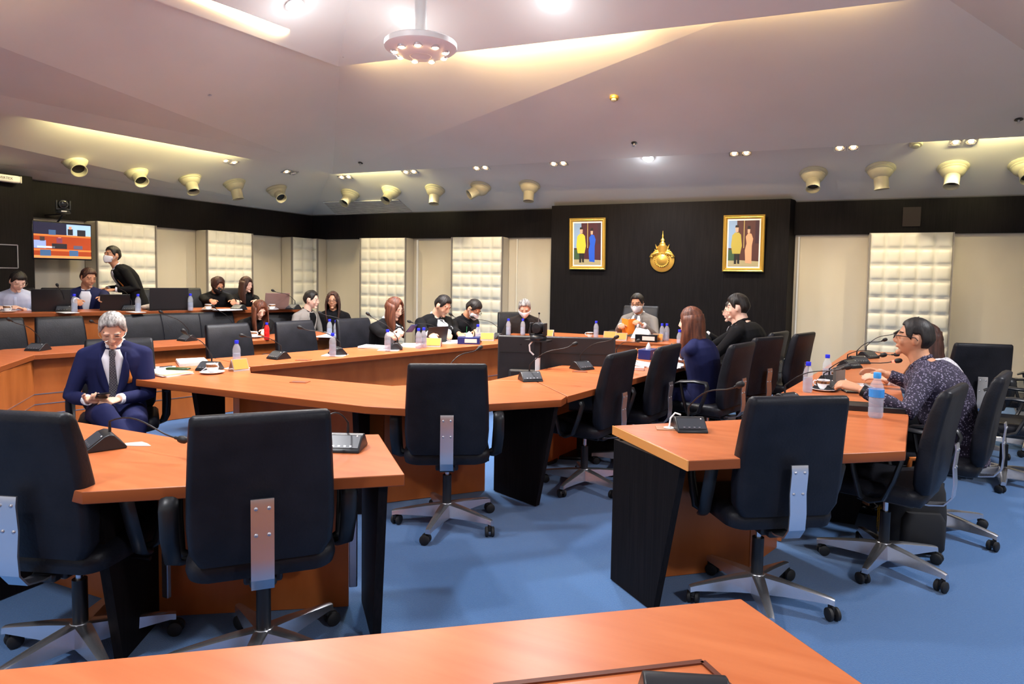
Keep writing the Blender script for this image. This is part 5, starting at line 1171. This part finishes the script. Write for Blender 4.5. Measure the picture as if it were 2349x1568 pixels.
# --- head desk
pc_ = col(1467, (-3, 8.42), (0, 8.42)); chair(pc_.x-.1, pc_.y+.12, 178, 'tall head chair behind the person in grey', s=1.12)
a_ = 172; person((pc_.x, pc_.y-.05), a_, 'person in a grey suit and white mask at the head desk reading yellow papers', hl=rel((pc_.x, pc_.y-.05, 0), a_, (pc_.x+.13, 7.98, .90)), hr=rel((pc_.x, pc_.y-.05, 0), a_, (pc_.x-.12, 7.92, .88)), lean=3, bow=14, turn=0, skin='skin2', top='grey', style='jacket', tie='tie', mask='mask', glasses='plastic', curl=.9, fat=1.08, s=1.03)
o = Vector((pc_.x-.02, 7.86, .80)); e = empty('yellow_booklet', o, .3, 'open yellow booklet held by the person in grey', 'booklet')
for k, (a, m_) in enumerate(((-.5, 'orange'), (.1, 'label'), (.6, 'orange'))):
    MB().add([(0, 0, 0), (.14*math.sin(a), .05, .02), (.16*math.sin(a), .06, .2), (0.0, 0, .19)], [(0, 1, 2, 3)]).build('page', M[m_], e, solid=.003)
o = Vector((pc_.x+.13, 7.8, .765)); b = MB().add([(-.1, 0, 0), (.14, -.02, 0), (.1, .1, .10), (-.06, .12, .13)], [(0, 1, 2, 3)]).build('white_sheet', M['paper'], None, solid=.003, loc=o); tag(b, 'tilted white sheet between the person in grey and the black tissue box', 'paper')
# --- right leg of the inner ring (seen from behind, facing left)
w0 = Vector((-.70, 5.58, 0)); chair(w0.x+.0, w0.y, 72, 'chair of the person in navy with brown hair')
person((w0.x-.04, w0.y), 74, 'person with long brown hair in a navy jacket seen from behind, white cuffs forward', hl=rel((w0.x-.04, w0.y, 0), 74, PZ(1545, 812, .82)), hr=rel((w0.x-.04, w0.y, 0), 74, PZ(1530, 800, .84)), lean=10, bow=4, turn=14, skin='skin3', top='navy', style='jacket', hair='long', hcol='hairred', curl=.6, s=1.0, badge=1)
for (px, Y, lb, dg) in ((1700, 6.35, 'chair with its back to the camera behind the person in navy', 60), (1722, 6.95, 'chair of the large person in black', 72), (1780, 7.0, 'empty chair turned toward the head desk, before the feature panel', 68)):
    p = col(px, (-3, Y), (3, Y)); chair(p.x, p.y, dg, lb)
p = col(1692, (-3, 7.55), (3, 7.55)); person((p.x+.02, p.y), 82, 'person with glasses and short hair in a dark suit, half hidden behind the large person', hl=(-.1, .40, .92), hr=(.1, .40, .88), lean=5, bow=6, turn=5, skin='skin3', top='black', style='jacket', glasses='wire', s=1.0)
p = col(1722, (-3, 6.9), (3, 6.9)); person((p.x, p.y), 78, 'large person in black with thick black hair looking left', hl=(-.2, .42, .82), hr=(.2, .35, .72), lean=12, bow=2, turn=8, skin='skin3', top='black', style='closed', fat=1.25, s=1.07, fringe=1.2, hth=.02)
# --- right side desk
p = Vector((.86, 4.71, 0)); d_ = 72
e_b, arms_b, HM_b = person((p.x, p.y), d_, 'person in a dark patterned shirt and black glasses speaking at the right desk', hl=rel((p.x, p.y, 0), d_, PZ(1965, 915, .80)+Vector((.06, 0, 0))), hr=rel((p.x, p.y, 0), d_, PZ(2040, 880, .80)), seat=.39, lean=25, bow=-12, turn=6, skin='skin2', top='batik', style='half3', hcol='hair', glasses='plastic', trousers='black', fat=1.2, s=1.08, fringe=.2, hth=.006, vox=.0065, elb=(.7, -.1, -.5))
p = Vector((1.05, 5.78, 0)); person((p.x, p.y), 80, 'person in white lace sleeves hidden behind the person in the patterned shirt', hl=rel((p.x, p.y, 0), 80, PZ(2030, 870, .80)), hr=rel((p.x, p.y, 0), 80, PZ(2040, 858, .80)), seat=.38, lean=20, bow=0, turn=8, skin='skin', top='lace', style='closed', hair='long', hcol='hairbrown', s=1.0)
chair(1.42, 5.95, 78, 'chair behind the person in white lace sleeves'); chair(1.35, 6.9, 10, 'wide black chair turned away beside the right wall step'); chair(1.9, 7.2, 70, 'farthest empty chair at the right, before the cream wall')
# --- the old man
p = Vector((-4.32, 2.95, 0)); d_ = -132; sc_ = 1.0
chair(p.x-.06, p.y+.06, -126, 'chair the grey-haired old person in the navy suit sits on')
e_old, arms_old, HM_old = person((p.x, p.y), d_, 'elderly person with swept grey hair and navy suit looking down at a phone', hl=(-.05, .30, .665), hr=(.12, .28, .665), lean=10, bow=34, turn=4, skin='skin', top='navy', style='jacket', shirt='shirt', tie='tie', hcol='hairgrey', glasses='wire', vox=.005, curl=.8, badge=1, cross=True, hn=((.5, .2, -.8), (-.3, .1, .9)), fringe=-.3)
def held(e_, loc, size, rx, rz, mat, name, label, cat):
    M_ = Matrix.Translation(e_.location)@Matrix.Rotation(e_.rotation_euler.z, 4, 'Z')
    o = MB().box((0, 0, 0), size).build(name, mat, None, bevel=.004); w = M_@Vector(loc); o.location = w; o.rotation_euler = (rx, 0, e_.rotation_euler.z+rz); return tag(o, label, cat)
ph_ = [o for o in bpy.data.objects if o.get('label', '').startswith('person with long brown hair and glasses in black')][0]
held(ph_, (-.02, .42, .93), (.075, .15, .010), .6, -.3, nmat('dark blue phone', (.03, .04, .14), .3), 'smartphone', 'dark blue phone held by the person with long brown hair', 'phone')
held(e_old, (.03, .385, .70), (.075, .15, .010), .45, .3, M['blackgloss'], 'smartphone', 'black smartphone in the hands of the elderly person in navy', 'phone')
# wristwatch on the left arm of the person in the patterned shirt
a_, el_, w_ = arms_b[0]; wp = el_.lerp(w_, .93); ax = (w_-el_).normalized(); F = nrm_frame(wp, ax, (0, 0, 1))
wt = MB().lathe([(.033, -.010), (.035, -.010), (.035, .010), (.033, .010)], 20, F).build('wristwatch', M['plastic'], e_b, 40)
MB().box((.036, 0, 0), (.008, .032, .036), F).build('watch_face', M['steel'], wt, bevel=.004)
